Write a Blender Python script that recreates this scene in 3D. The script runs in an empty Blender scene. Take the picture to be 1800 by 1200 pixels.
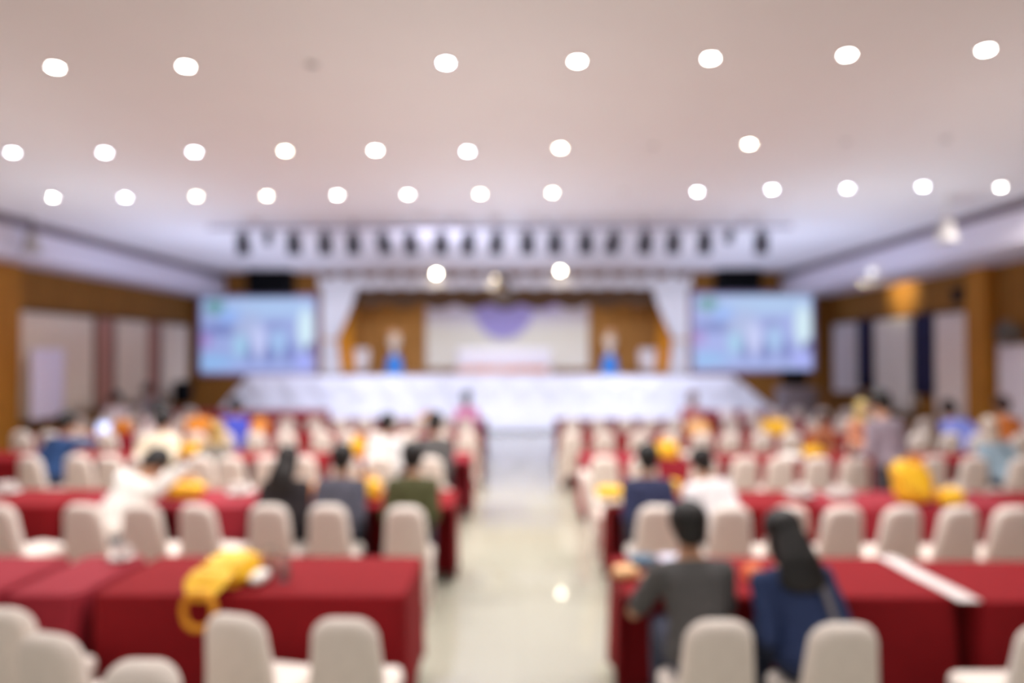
import bpy, bmesh, math, random
from math import pi, sin, cos, tan, atan, radians as R, sqrt
from mathutils import Vector, Matrix, Euler, Quaternion
random.seed(7)
SC = bpy.context.scene
COL = SC.collection

# ------------------------------------------------------------------ camera
FPX, HCAM = 1184.0, 2.10
VPX, VPY = 915.0, 622.0
yaw = atan((VPX - 900) / FPX); pit = atan((VPY - 600) / FPX)
cam_d = bpy.data.cameras.new('camera'); cam = bpy.data.objects.new('camera', cam_d); COL.objects.link(cam)
cam_d.sensor_width = 36.0; cam_d.lens = FPX / 1800 * 36.0
cam.location = (0, 0, HCAM)
cam.rotation_euler = Euler((pi / 2 + pit, 0, yaw), 'XYZ')
cam_d.clip_start = 0.02; cam_d.clip_end = 200
cam_d.dof.use_dof = True                    # the lens is focused close, the hall lies out of focus
cam_d.dof.focus_distance = 0.60
cam_d.dof.aperture_fstop = 1.53
SC.camera = cam
_rot = cam.rotation_euler.to_matrix()

def ray(u, v):
    return (_rot @ Vector(((u - 900) / FPX, (600 - v) / FPX, -1))).normalized()
def at(u, v, y=None, z=None, x=None):
    d = ray(u, v); o = Vector((0, 0, HCAM))
    t = (y - o.y) / d.y if y is not None else (z - o.z) / d.z if z is not None else (x - o.x) / d.x
    return o + d * t
def xat(u, y): return at(u, VPY, y=y).x
def zat(v, y): return at(VPX, v, y=y).z

# ------------------------------------------------------------------ materials
def lin(c):
    return tuple((x / 255 / 12.92 if x / 255 <= .04045 else ((x / 255 + .055) / 1.055) ** 2.4) for x in c)
MATS = {}
def mat(name, rgb, rough=.6, var=.06, scale=8, bump=0, metal=0, emit=0, sheen=0, spec=.5, trans=0):
    if name in MATS: return MATS[name]
    m = bpy.data.materials.new(name); m.use_nodes = True; MATS[name] = m
    nt = m.node_tree; b = nt.nodes['Principled BSDF']; c = lin(rgb)
    b.inputs['Roughness'].default_value = rough; b.inputs['Metallic'].default_value = metal
    b.inputs['Specular IOR Level'].default_value = spec
    if sheen: b.inputs['Sheen Weight'].default_value = sheen
    if trans: b.inputs['Transmission Weight'].default_value = trans
    if emit:
        b.inputs['Emission Color'].default_value = (*c, 1); b.inputs['Emission Strength'].default_value = emit
    tc = nt.nodes.new('ShaderNodeTexCoord'); n = nt.nodes.new('ShaderNodeTexNoise')
    n.inputs['Scale'].default_value = scale; n.inputs['Detail'].default_value = 3
    nt.links.new(tc.outputs['Object'], n.inputs['Vector'])
    r = nt.nodes.new('ShaderNodeValToRGB')
    r.color_ramp.elements[0].color = (*[x * (1 - var) for x in c], 1); r.color_ramp.elements[1].color = (*[min(1, x * (1 + var)) for x in c], 1)
    r.color_ramp.elements[0].position = .3; r.color_ramp.elements[1].position = .7
    nt.links.new(n.outputs['Fac'], r.inputs['Fac']); nt.links.new(r.outputs['Color'], b.inputs['Base Color'])
    if bump:
        bp = nt.nodes.new('ShaderNodeBump'); bp.inputs['Strength'].default_value = bump; bp.inputs['Distance'].default_value = .02
        nt.links.new(n.outputs['Fac'], bp.inputs['Height']); nt.links.new(bp.outputs['Normal'], b.inputs['Normal'])
    return m
def wood_mat(name, rgb, rough=.45, plank=.6, axis='Y'):
    m = mat(name, rgb, .7, .12, 3, spec=.12); nt = m.node_tree; b = nt.nodes['Principled BSDF']
    tc = nt.nodes.new('ShaderNodeTexCoord'); mp = nt.nodes.new('ShaderNodeMapping')
    mp.inputs['Scale'].default_value = (6, 6, .5)
    w = nt.nodes.new('ShaderNodeTexNoise'); w.inputs['Scale'].default_value = 4; w.inputs['Detail'].default_value = 6
    nt.links.new(tc.outputs['Object'], mp.inputs['Vector']); nt.links.new(mp.outputs['Vector'], w.inputs['Vector'])
    sx = nt.nodes.new('ShaderNodeSeparateXYZ'); nt.links.new(tc.outputs['Object'], sx.inputs[0])
    mo = nt.nodes.new('ShaderNodeMath'); mo.operation = 'PINGPONG'; mo.inputs[1].default_value = plank
    nt.links.new(sx.outputs[axis], mo.inputs[0])
    lt = nt.nodes.new('ShaderNodeMath'); lt.operation = 'LESS_THAN'; lt.inputs[1].default_value = .012
    nt.links.new(mo.outputs[0], lt.inputs[0])
    c = lin(rgb)
    r = nt.nodes.new('ShaderNodeValToRGB'); r.color_ramp.elements[0].color = (*[x * .72 for x in c], 1); r.color_ramp.elements[1].color = (*[x * 1.25 for x in c], 1)
    r.color_ramp.elements[0].position = .3; r.color_ramp.elements[1].position = .72
    nt.links.new(w.outputs['Fac'], r.inputs['Fac'])
    mx = nt.nodes.new('ShaderNodeMix'); mx.data_type = 'RGBA'; mx.inputs['B'].default_value = (*[x * .35 for x in c], 1)
    nt.links.new(lt.outputs[0], mx.inputs['Factor']); nt.links.new(r.outputs['Color'], mx.inputs['A'])
    nt.links.new(mx.outputs['Result'], b.inputs['Base Color'])
    return m
def floor_mat():
    m = mat('floor_tiles', (177, 174, 158), .045, .03, .8, spec=.55); nt = m.node_tree; b = nt.nodes['Principled BSDF']
    tc = nt.nodes.new('ShaderNodeTexCoord'); br = nt.nodes.new('ShaderNodeTexBrick')
    br.offset = 0; br.inputs['Scale'].default_value = 1; br.inputs['Brick Width'].default_value = .6; br.inputs['Row Height'].default_value = .6
    br.inputs['Mortar Size'].default_value = .004
    br.inputs['Color1'].default_value = (*lin((178, 175, 159)), 1); br.inputs['Color2'].default_value = (*lin((175, 172, 156)), 1)
    br.inputs['Mortar'].default_value = (*lin((168, 165, 149)), 1)
    nt.links.new(tc.outputs['Object'], br.inputs['Vector']); nt.links.new(br.outputs['Color'], b.inputs['Base Color'])
    return m
def picture_mat(name, base, blobs, strength=1.0, emissive=True):
    """a picture made of soft coloured shapes over the generated (0..1) plane coordinates x, z"""
    m = bpy.data.materials.new(name); m.use_nodes = True; nt = m.node_tree; b = nt.nodes['Principled BSDF']
    tc = nt.nodes.new('ShaderNodeTexCoord'); s = nt.nodes.new('ShaderNodeSeparateXYZ'); nt.links.new(tc.outputs['Generated'], s.inputs[0])
    rgb = nt.nodes.new('ShaderNodeRGB'); rgb.outputs[0].default_value = (*lin(base), 1); cur = rgb.outputs[0]
    def M(op, a, bb):
        n = nt.nodes.new('ShaderNodeMath'); n.operation = op
        for i, x in enumerate((a, bb)):
            if isinstance(x, (int, float)): n.inputs[i].default_value = x
            else: nt.links.new(x, n.inputs[i])
        return n.outputs[0]
    for (cx, cy, rx, ry, c, soft, half) in blobs:
        dx = M('DIVIDE', M('SUBTRACT', s.outputs['X'], cx), rx); dz = M('DIVIDE', M('SUBTRACT', s.outputs['Z'], 1 - cy), ry)
        if half == 'box': d = M('MAXIMUM', M('ABSOLUTE', dx, 0), M('ABSOLUTE', dz, 0))
        else: d = M('SQRT', M('ADD', M('MULTIPLY', dx, dx), M('MULTIPLY', dz, dz)), 0)
        mr = nt.nodes.new('ShaderNodeMapRange'); mr.interpolation_type = 'SMOOTHSTEP'
        nt.links.new(d, mr.inputs['Value']); mr.inputs['From Min'].default_value = 1 - soft; mr.inputs['From Max'].default_value = 1 + soft
        mr.inputs['To Min'].default_value = 1; mr.inputs['To Max'].default_value = 0
        mx = nt.nodes.new('ShaderNodeMix'); mx.data_type = 'RGBA'; nt.links.new(mr.outputs[0], mx.inputs['Factor'])
        nt.links.new(cur, mx.inputs['A']); mx.inputs['B'].default_value = (*lin(c), 1); cur = mx.outputs['Result']
    if emissive:
        b.inputs['Base Color'].default_value = (.02, .02, .02, 1)
        nt.links.new(cur, b.inputs['Emission Color']); b.inputs['Emission Strength'].default_value = strength
    else: nt.links.new(cur, b.inputs['Base Color']); b.inputs['Roughness'].default_value = .7
    return m

# ------------------------------------------------------------------ mesh helpers
def add_box(bm, c, s, bevel=0, seg=3, rot=None):
    r = bmesh.ops.create_cube(bm, size=1); vs = r['verts']
    for v in vs: v.co = Vector((v.co.x * s[0], v.co.y * s[1], v.co.z * s[2]))
    if bevel:
        es = list({e for v in vs for e in v.link_edges})
        rb = bmesh.ops.bevel(bm, geom=es, offset=bevel, segments=seg, affect='EDGES', profile=.5)
        vs = list({v for f in rb['faces'] for v in f.verts} | {v for v in vs if v.is_valid})
    for v in vs:
        if rot is not None: v.co = rot @ v.co
        v.co += Vector(c)
    return vs
def add_sphere(bm, c, r, u=16, v=10, rot=None):
    q = bmesh.ops.create_uvsphere(bm, u_segments=u, v_segments=v, radius=1)['verts']
    if isinstance(r, (int, float)): r = (r, r, r)
    for p in q:
        p.co = Vector((p.co.x * r[0], p.co.y * r[1], p.co.z * r[2]))
        if rot is not None: p.co = rot @ p.co
        p.co += Vector(c)
    return q
def loft(bm, rings, cap=True):
    """rings: lists of points, equal length"""
    vr = [[bm.verts.new(p) for p in r] for r in rings]; n = len(vr[0])
    for a, b in zip(vr, vr[1:]):
        for i in range(n): bm.faces.new((a[i], a[(i + 1) % n], b[(i + 1) % n], b[i]))
    if cap:
        bm.faces.new(vr[0][::-1]); bm.faces.new(vr[-1])
    return vr
def ring(c, u, v, ru, rv, n=14):
    c = Vector(c); return [c + u * (ru * cos(2 * pi * i / n)) + v * (rv * sin(2 * pi * i / n)) for i in range(n)]
def add_tube(bm, pts, rad, n=10, round_ends=False):
    pts = [Vector(p) for p in pts]
    if isinstance(rad, (int, float)): rad = [rad] * len(pts)
    rs, prev = [], None
    for i, p in enumerate(pts):
        t = (pts[min(i + 1, len(pts) - 1)] - pts[max(i - 1, 0)]).normalized()
        ref = prev if prev is not None else (Vector((0, 0, 1)) if abs(t.z) < .9 else Vector((0, 1, 0)))
        u = (ref - t * ref.dot(t)).normalized(); prev = u; w = t.cross(u)
        rs.append(ring(p, u, w, rad[i], rad[i], n))
    loft(bm, rs)
    if round_ends:
        for k in (0, -1): add_sphere(bm, pts[k], rad[k] * .99, 12, 8)
def add_lathe(bm, prof, c=(0, 0, 0), n=28, cap=True):
    rs = [[Vector((r * cos(2 * pi * i / n) + c[0], r * sin(2 * pi * i / n) + c[1], z + c[2])) for i in range(n)] for r, z in prof]
    loft(bm, rs, cap)
def add_surf(bm, fn, nu, nv):
    g = [[bm.verts.new(fn(i / nu, j / nv)) for j in range(nv + 1)] for i in range(nu + 1)]
    for i in range(nu):
        for j in range(nv): bm.faces.new((g[i][j], g[i + 1][j], g[i + 1][j + 1], g[i][j + 1]))
def add_prism(bm, outline, y0, y1):
    """outline in (x, z), extruded along y"""
    loft(bm, [[Vector((x, y0, z)) for x, z in outline], [Vector((x, y1, z)) for x, z in outline]])

def link(name, me, m, parent=None):
    o = bpy.data.objects.new(name, me); COL.objects.link(o)
    if m is not None and not me.materials: me.materials.append(m)
    if parent is not None: o.parent = parent
    return o
def obj(name, bm, m, parent=None, smooth=True, solid=0, bevel=0, loc=None):
    bmesh.ops.recalc_face_normals(bm, faces=bm.faces)
    me = bpy.data.meshes.new(name); bm.to_mesh(me); bm.free()
    if smooth:
        for p in me.polygons: p.use_smooth = True
        try: me.set_sharp_from_angle(angle=R(42))
        except Exception: pass
    o = link(name, me, m, parent)
    if loc is not None: o.location = loc
    if solid:
        s = o.modifiers.new('solid', 'SOLIDIFY'); s.thickness = solid; s.offset = 0
    if bevel:
        b = o.modifiers.new('bevel', 'BEVEL'); b.width = bevel; b.segments = 2; b.limit_method = 'ANGLE'
    return o
def remeshed(name, bm, m, parent=None, voxel=.01, smooth=3):
    """fuses overlapping closed shapes into one continuous surface"""
    bmesh.ops.recalc_face_normals(bm, faces=bm.faces)
    me = bpy.data.meshes.new(name); bm.to_mesh(me); bm.free()
    t = bpy.data.objects.new('tmp', me); COL.objects.link(t)
    q = t.modifiers.new('r', 'REMESH'); q.mode = 'VOXEL'; q.voxel_size = voxel; q.use_smooth_shade = True
    s = t.modifiers.new('s', 'SMOOTH'); s.iterations = smooth; s.factor = .5
    dg = bpy.context.evaluated_depsgraph_get(); out = bpy.data.meshes.new_from_object(t.evaluated_get(dg))
    bpy.data.objects.remove(t); bpy.data.meshes.remove(me); out.name = name
    for p in out.polygons: p.use_smooth = True
    return link(name, out, m, parent)
def tag(o, label=None, cat=None, group=None, kind=None):
    if label: o['label'] = label
    if cat: o['category'] = cat
    if group: o['group'] = group
    if kind: o['kind'] = kind
    return o
def empty(name, loc=(0, 0, 0), rz=0):
    o = bpy.data.objects.new(name, None); COL.objects.link(o); o.location = loc; o.rotation_euler = (0, 0, rz); o.empty_display_size = .1
    return o
def dup(root, loc=None, rz=None):
    r = root.copy(); COL.objects.link(r)
    if loc is not None: r.location = loc
    if rz is not None: r.rotation_euler = (0, 0, rz)
    for ch in list(root.children):
        c = ch.copy(); COL.objects.link(c); c.parent = r
        for g in list(ch.children):
            d = g.copy(); COL.objects.link(d); d.parent = c
    return r
def struct(name, bm, m, parent=None, **k):
    o = obj(name, bm, m, parent, **k)
    if parent is None: o['kind'] = 'structure'
    return o
ORD = 'first second third fourth fifth sixth seventh eighth ninth tenth eleventh twelfth thirteenth fourteenth fifteenth sixteenth seventeenth eighteenth nineteenth twentieth'.split()
def nth(i): return ORD[i]
SIDE = {-1: 'beige curtain side', 1: 'navy curtain side'}
ROWN = ['nearest row', 'second row', 'third row', 'fourth row', 'fifth row', 'sixth row']

# palette
WHITE_P = mat('ceiling_paint', (228, 221, 219), .8, .01, 2)
WOOD_L = wood_mat('wall_wood_dark', (148, 100, 42), .5, .61, 'Y')
WOOD_B = wood_mat('wall_wood_stage_side', (146, 98, 42), .5, .61, 'X')
WOOD_S = wood_mat('wall_wood_stage_back', (176, 128, 70), .5, .8, 'X')
PILLAR = wood_mat('pillar_wood_orange', (178, 118, 44), .45, 5, 'Y')
BULK = mat('bulkhead_paint', (214, 206, 214), .75, .01)
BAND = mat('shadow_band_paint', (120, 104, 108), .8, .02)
CHAIRM = mat('chair_cover_cream', (246, 234, 224), .75, .03, 20, .15, sheen=.2)
RED = mat('tablecloth_red', (134, 18, 26), .8, .05, 14, .1, spec=.2)
REDP = mat('tablecloth_pinkish_red', (150, 34, 48), .75, .05, 14, .1, spec=.3)
YEL = mat('bag_yellow', (255, 196, 36), .5, .08, 9, .3)
YELD = mat('bag_strap_yellow', (226, 152, 20), .6, .08, 9)
ORA = mat('bag_orange', (240, 150, 30), .55, .08, 9, .3)
PAPER = mat('paper_white', (240, 236, 228), .7, .03)
STAGEW = mat('stage_cloth_white', (240, 240, 244), .75, .02, 5)
DRAPEW = mat('drape_white', (232, 230, 228), .8, .03, 5)
GOLD = mat('drape_gold', (226, 160, 40), .6, .06, 5)
FRINGE = mat('fringe_brown', (92, 62, 30), .7, .1, 14)
BLACK = mat('black_plastic', (14, 14, 16), .7, .1, spec=.15)
DARKM = mat('dark_metal', (48, 46, 56), .45, .1, metal=.4)
LAMPON = mat('lamp_lit', (255, 252, 246), .5, 0, emit=60)
LAMPCOOL = mat('lamp_lit_cool', (238, 240, 255), .5, 0, emit=60)
LAMPWARM = mat('lamp_lit_warm', (255, 246, 222), .5, 0, emit=60)
LAMPOFF = mat('lamp_unlit', (120, 108, 106), .4, .02)
TRIMW = mat('lamp_trim_white', (225, 220, 216), .5, .02)
BLUEC = mat('skirt_blue', (50, 140, 226), .6, .05, 10)
NAVY = mat('curtain_navy', (32, 30, 70), .8, .05, 8)
BEIGEC = mat('curtain_beige', (240, 224, 202), .85, .04, 8)
REDC = mat('curtain_dusty_red', (190, 140, 124), .85, .05, 8)
GLASSM = mat('clear_glass', (235, 235, 232), .05, 0, trans=.9)

# ------------------------------------------------------------------ the hall
ZC = 4.40; XL, XR = -9.3, 8.75; CL, CR = -8.36, 7.30; YW = 19.0; YB = 23.0; Y0 = -5.0; ZS = 1.50
ZBK = 3.72
b = bmesh.new(); add_box(b, ((XL + XR) / 2, (Y0 + YB) / 2, -.05), (XR - XL + .4, YB - Y0 + .4, .1)); struct('floor', b, floor_mat(), smooth=False)
b = bmesh.new(); add_box(b, ((XL + XR) / 2, (Y0 + YB) / 2, ZC + .05), (XR - XL + .4, YB - Y0 + .4, .1)); struct('ceiling', b, WHITE_P, smooth=False)
b = bmesh.new(); add_box(b, (XL - .1, (Y0 + YW) / 2, ZC / 2), (.2, YW - Y0, ZC)); struct('wall_left', b, WOOD_L, smooth=False)
b = bmesh.new(); add_box(b, (XR + .1, (Y0 + YW) / 2, ZC / 2), (.2, YW - Y0, ZC)); struct('wall_right', b, WOOD_L, smooth=False)
OX0, OX1, OZ = -5.45, 4.55, 4.0          # stage opening
b = bmesh.new()
add_box(b, ((XL + OX0) / 2, YW + .1, ZC / 2), (OX0 - XL, .2, ZC)); add_box(b, ((XR + OX1) / 2, YW + .1, ZC / 2), (XR - OX1, .2, ZC))
add_box(b, ((OX0 + OX1) / 2, YW + .1, (OZ + ZC) / 2), (OX1 - OX0, .2, ZC - OZ)); struct('wall_front', b, WOOD_B, smooth=False)
b = bmesh.new(); add_box(b, ((OX0 + OX1) / 2, YB, ZC / 2), (OX1 - OX0 + 2, .2, ZC)); struct('wall_stage_back', b, WOOD_S, smooth=False)
b = bmesh.new(); add_box(b, (OX0 - .1, (YW + YB) / 2 + .1, ZC / 2), (.2, YB - YW, ZC)); struct('wall_stage_left', b, WOOD_S, smooth=False)
b = bmesh.new(); add_box(b, (OX1 + .1, (YW + YB) / 2 + .1, ZC / 2), (.2, YB - YW, ZC)); struct('wall_stage_right', b, WOOD_S, smooth=False)
n = 0
for s, xe, xw in ((-1, CL, XL), (1, CR, XR)):
    n += 1
    b = bmesh.new(); add_box(b, ((xe + xw) / 2, (Y0 + YW) / 2, (ZBK + 4.22) / 2), (abs(xw - xe), YW - Y0, 4.22 - ZBK)); struct('trim_%d' % n, b, BULK, smooth=False, bevel=.02)
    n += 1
    b = bmesh.new(); add_box(b, ((xe + xw) / 2 + s * .05, (Y0 + YW) / 2, 4.31), (abs(xw - xe) - .1, YW - Y0, .18)); struct('trim_%d' % n, b, BAND, smooth=False)  # set-back band, its recess shadow put into the dark paint
for s, x in ((-1, XL), (1, XR)):
    b = bmesh.new(); add_box(b, (x - s * .012, (Y0 + YW) / 2, .07), (.024, YW - Y0, .14)); struct('baseboard_' + ('left' if s < 0 else 'right'), b, WOOD_B, smooth=False)

# pillars on the side walls
def pillar(x, y0, y1, label):
    o = obj('pillar', (lambda q: (add_box(q, (x, (y0 + y1) / 2, ZBK / 2), (.24, y1 - y0, ZBK - .002), .015), q)[1])(bmesh.new()), PILLAR)
    o['kind'] = 'structure'; return o
pillar(XL + .12, 11.1, 12.1, ''); pillar(XR - .12, 12.45, 13.0, '')

# curtained windows along the two long walls
def pleats(w, h, amp, k, th=.012, seed=0):
    """a hanging curtain, local x = width, z down from 0, y = pleat depth"""
    b = bmesh.new(); rnd = random.Random(seed); ph = rnd.random() * 6
    add_surf(b, lambda u, v: Vector(((u - .5) * w, amp * (sin(2 * pi * k * u + ph) + .35 * sin(2 * pi * k * 2.3 * u + 1 + v)) * (.6 + .4 * v), -h * v)), int(k * 10), 6)
    return b
def wall_curtain(side, y0, y1, ztop, zbot, m, name, label, cat, group, off=.10):
    x = XL if side < 0 else XR
    root = empty(name, (x - side * off, (y0 + y1) / 2, ztop), pi / 2)
    w = abs(y1 - y0)
    c = obj('panel', pleats(w, ztop - zbot, .025, max(3, w / .14), seed=int(y0 * 10)), m, root, solid=.008)
    r = bmesh.new(); add_tube(r, [(-w / 2 - .02, 0, .03), (w / 2 + .02, 0, .03)], .014, 10, True); obj('rod', r, DARKM, root)
    return tag(root, label, cat, group)
nw = 0
WINP = mat('window_pane_glass', (150, 156, 150), .08, .02)
def window(side, y0, y1, z0, z1):
    global nw; nw += 1
    x = XL if side < 0 else XR
    b = bmesh.new(); w = y1 - y0
    for c, s in (((0, 0, z1), (.05, w + .1, .06)), ((0, 0, z0), (.07, w + .14, .06)), ((0, -w / 2, (z0 + z1) / 2), (.05, .06, z1 - z0)), ((0, w / 2, (z0 + z1) / 2), (.05, .06, z1 - z0)), ((0, 0, (z0 + z1) / 2), (.04, .04, z1 - z0))):
        add_box(b, c, s, .006, 1)
    o = struct('window_%d' % nw, b, BEIGEC, loc=(x - side * .026, (y0 + y1) / 2, 0))
    p = bmesh.new(); add_box(p, (0, 0, (z0 + z1) / 2), (.012, w - .04, z1 - z0 - .04)); obj('pane', p, WINP, o, smooth=False)
ztL, zbL = 2.84, .95
for y0, y1 in ((12.75, 14.25), (15.1, 16.55), (17.1, 18.5)): window(-1, y0, y1, zbL, ztL)
gl = 'curtains along the beige curtain wall'
wall_curtain(-1, 12.2, 14.4, ztL + .05, zbL - .1, BEIGEC, 'window_curtain', 'beige pleated curtain nearest the orange pillar on the wood wall', 'curtain', gl)
wall_curtain(-1, 14.5, 15.1, ztL + .05, zbL - .1, REDC, 'window_curtain', 'wide dusty red curtain between two beige ones', 'curtain', gl)
wall_curtain(-1, 15.2, 16.5, ztL + .05, zbL - .1, BEIGEC, 'window_curtain', 'beige pleated curtain between the two dusty red curtains', 'curtain', gl)
wall_curtain(-1, 16.6, 17.05, ztL + .05, zbL - .1, REDC, 'window_curtain', 'narrow dusty red curtain nearer the stage', 'curtain', gl)
wall_curtain(-1, 17.15, 18.5, ztL + .05, zbL - .1, BEIGEC, 'window_curtain', 'beige pleated curtain closest to the projection screen corner', 'curtain', gl)
# pale standing board in front of the first window
bd = empty('display_board', (XL + .42, 12.55, 0), 0)
b = bmesh.new(); add_box(b, (0, 0, 1.55), (.035, .86, 1.30), .01); obj('panel', b, mat('board_lavender_white', (236, 226, 242), .6, .02), bd)
for yy in (-.36, .36):
    b = bmesh.new(); add_tube(b, [(0, yy, .0), (0, yy, .92)], .016); add_box(b, (0, yy, .02), (.34, .05, .04), .01); obj('leg', b, DARKM, bd)
tag(bd, 'pale lavender display board standing before the beige curtain wall', 'board')
# navy curtain wall
ztR, zbR = 2.90, 1.2
for y0, y1 in ((13.2, 14.15), (15.0, 16.5), (17.45, 18.7)): window(1, y0, y1, zbR - .2, ztR)
gr = 'curtains along the navy curtain wall'
wall_curtain(1, 13.15, 14.15, ztR + .02, .75, mat('curtain_pale_beige', (240, 226, 214), .85, .04, 8), 'window_curtain', 'pale beige curtain beside the orange wooden pillar', 'curtain', gr)
wall_curtain(1, 14.22, 14.95, ztR + .06, 1.22, NAVY, 'window_curtain', 'navy blue curtain nearer the orange pillar', 'curtain', gr)
wall_curtain(1, 15.05, 16.55, ztR + .02, .75, mat('curtain_pale_grey', (238, 232, 222), .85, .04, 8), 'window_curtain', 'pale curtain between the two navy blue curtains', 'curtain', gr)
wall_curtain(1, 16.68, 17.36, ztR + .06, 1.25, NAVY, 'window_curtain', 'navy blue curtain nearer the projection screen', 'curtain', gr)
wall_curtain(1, 17.45, 18.75, ztR + .02, .75, mat('curtain_grey', (224, 216, 214), .85, .04, 8), 'window_curtain', 'greyish curtain in the corner by the projection screen', 'curtain', gr)
# white board and dark fixture beyond the pillar
wb = empty('whiteboard', (XR - .05, 11.75, 0), 0)
b = bmesh.new(); add_box(b, (0, 0, 1.5), (.03, 1.15, 1.5), .006); obj('panel', b, mat('whiteboard_white', (242, 232, 232), .5, .02), wb)
b = bmesh.new()
for c, s in (((-.012, 0, 2.26), (.04, 1.22, .04)), ((-.012, 0, .74), (.05, 1.22, .04)), ((-.012, -.59, 1.5), (.04, .04, 1.54)), ((-.012, .59, 1.5), (.04, .04, 1.54))): add_box(b, c, s, .005, 1)
obj('frame', b, TRIMW, wb); tag(wb, 'tall white board on the wall past the orange pillar', 'board')
wf = empty('wall_fan', (XR - .02, 11.9, 2.47), 0)
b = bmesh.new(); add_box(b, (-.04, 0, 0), (.07, .16, .2), .015); add_tube(b, [(-.06, 0, .02), (-.2, 0, .04)], .025); obj('bracket', b, mat('fan_grey', (108, 110, 104), .5, .05), wf)
b = bmesh.new()
for k in range(9):
    rr = .04 + .022 * k; add_tube(b, [(-.26 - .04 * cos(k / 8 * pi / 2), rr * cos(t * 2 * pi / 24), rr * sin(t * 2 * pi / 24)) for t in range(25)], .004, 5)
add_tube(b, [(-.22, .22 * cos(t * 2 * pi / 24), .22 * sin(t * 2 * pi / 24)) for t in range(25)], .012, 6); obj('grille', b, MATS['fan_grey'], wf)
b = bmesh.new()
for k in range(4):
    a = k * pi / 2; q = Matrix.Rotation(a, 3, 'X'); add_box(b, q @ Vector((-.245, .1, 0)), (.012, .16, .09), .005, 1, q @ Matrix.Rotation(.4, 3, 'Y'))
add_sphere(b, (-.245, 0, 0), .035); obj('fan_blade', b, MATS['fan_grey'], wf)
tag(wf, 'grey wall fan above the white board', 'fan')
ws = empty('wall_speaker', (XR - .02, 13.35, 3.26), 0)
b = bmesh.new(); add_box(b, (-.10, 0, 0), (.16, .24, .28), .015); obj('cabinet', b, DARKM, ws)
b = bmesh.new(); add_box(b, (-.185, 0, 0), (.012, .2, .24), .005, 1); obj('grille', b, BLACK, ws)
tag(ws, 'small dark wall speaker high above the pale curtains', 'speaker')

# ------------------------------------------------------------------ ceiling lights
def spot(name, loc, to, energy, color, angle=150, blend=1.0, size=.06):
    d = bpy.data.lights.new(name, 'SPOT'); d.energy = energy; d.color = color; d.spot_size = R(angle); d.spot_blend = blend; d.shadow_soft_size = size
    o = bpy.data.objects.new(name, d); COL.objects.link(o); o.location = loc
    o.rotation_euler = (Vector(to) - Vector(loc)).to_track_quat('-Z', 'Y').to_euler()
    return o
def area(name, loc, to, energy, color, sx, sy):
    d = bpy.data.lights.new(name, 'AREA'); d.shape = 'RECTANGLE'; d.size = sx; d.size_y = sy; d.energy = energy; d.color = color
    o = bpy.data.objects.new(name, d); COL.objects.link(o); o.location = loc
    o.rotation_euler = (Vector(to) - Vector(loc)).to_track_quat('-Z', 'Y').to_euler()
    return o
PDOWN = 136
rows = [
    ('nearest row', [(97, 117, 1), (327, 115, 1), (548, 112, 0), (784, 109, 2), (1015, 106, 1), (1249, 101, 1), (1489, 95, 1), (1733, 86, 1)]),
    ('middle row', [(22, 267, 2), (184, 267, 2), (342, 266, 2), (501, 264, 3), (660, 263, 1), (822, 265, 2), (985, 259, 3), (1148, 256, 0), (1317, 252, 3), (1487, 248, 0), (1662, 244, 0)]),
    ('farthest row', [(93, 346, 1), (220, 346, 2), (345, 344, 3), (469, 343, 3), (593, 342, 1), (717, 341, 1), (844, 340, 3), (971, 338, 3), (1098, 337, 0), (1226, 336, 2), (1357, 332, 2), (1490, 330, 2), (1623, 327, 2), (1759, 328, 1)]),
]
protoL = {}
def downlight(loc, kind):
    if kind in protoL: return dup(protoL[kind], loc)
    o = empty('ceiling_downlight', loc)
    b = bmesh.new(); add_lathe(b, [(.044, 0), (.068, 0), (.068, -.005), (.062, -.010), (.044, -.011)], cap=False)
    obj('trim_ring', b, TRIMW, o)
    b = bmesh.new(); add_lathe(b, [(.001, -.009), (.042, -.008), (.043, -.002)], cap=True); obj('lamp', b, (LAMPOFF, LAMPON, LAMPCOOL, LAMPWARM)[kind], o)
    protoL[kind] = o; return o
LC = {1: (1, .98, .96), 2: (.95, .97, 1), 3: (1, .95, .86)}
for rn, L in rows:
    for i, (u, v, k) in enumerate(L):
        p = at(u, v, z=ZC)
        o = downlight(p, k)
        tag(o, ('lit' if k else 'unlit') + ' round ceiling downlight in the %s, %s from the beige curtain side' % (rn, nth(i)), 'ceiling light', 'downlights in the ceiling, ' + rn)
        if k: spot('downlight_beam', p - Vector((0, 0, .03)), p - Vector((0, 0, 3)), PDOWN, LC[k])
for y, k_ in ((2.95, .15), (.7, .15)):         # the rows over and behind the camera
    for k in range(-5, 5): spot('downlight_beam', (k * 1.4 + .2, y, ZC - .03), (k * 1.4 + .2, y, 0), PDOWN * k_ * 1.4, LC[1])
# white bell fixtures hanging near the bulkheads
def pendant(p, drop, label):
    o = empty('pendant_lamp', p)
    b = bmesh.new(); add_lathe(b, [(.001, 0), (.09, 0), (.08, -.03), (.03, -.06), (.001, -.06)]); obj('ceiling_cap', b, TRIMW, o)
    b = bmesh.new(); add_tube(b, [(0, 0, -.05), (0, 0, -drop + .32)], .022); obj('stem', b, DARKM if 'dark' in label else TRIMW, o)
    b = bmesh.new(); add_lathe(b, [(.05, -drop + .34), (.085, -drop + .30), (.10, -drop + .2), (.13, -drop + .08), (.17, -drop), (.16, -drop), (.12, -drop + .085), (.09, -drop + .2), (.04, -drop + .33)], cap=True); obj('shade', b, mat('bell_white', (176, 168, 164), .5, .02), o)
    b = bmesh.new(); add_sphere(b, (0, 0, -drop + .12), .06); obj('bulb', b, LAMPOFF, o)
    return tag(o, label, 'pendant lamp', 'bell shaped lamps by the bulkheads')
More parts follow.
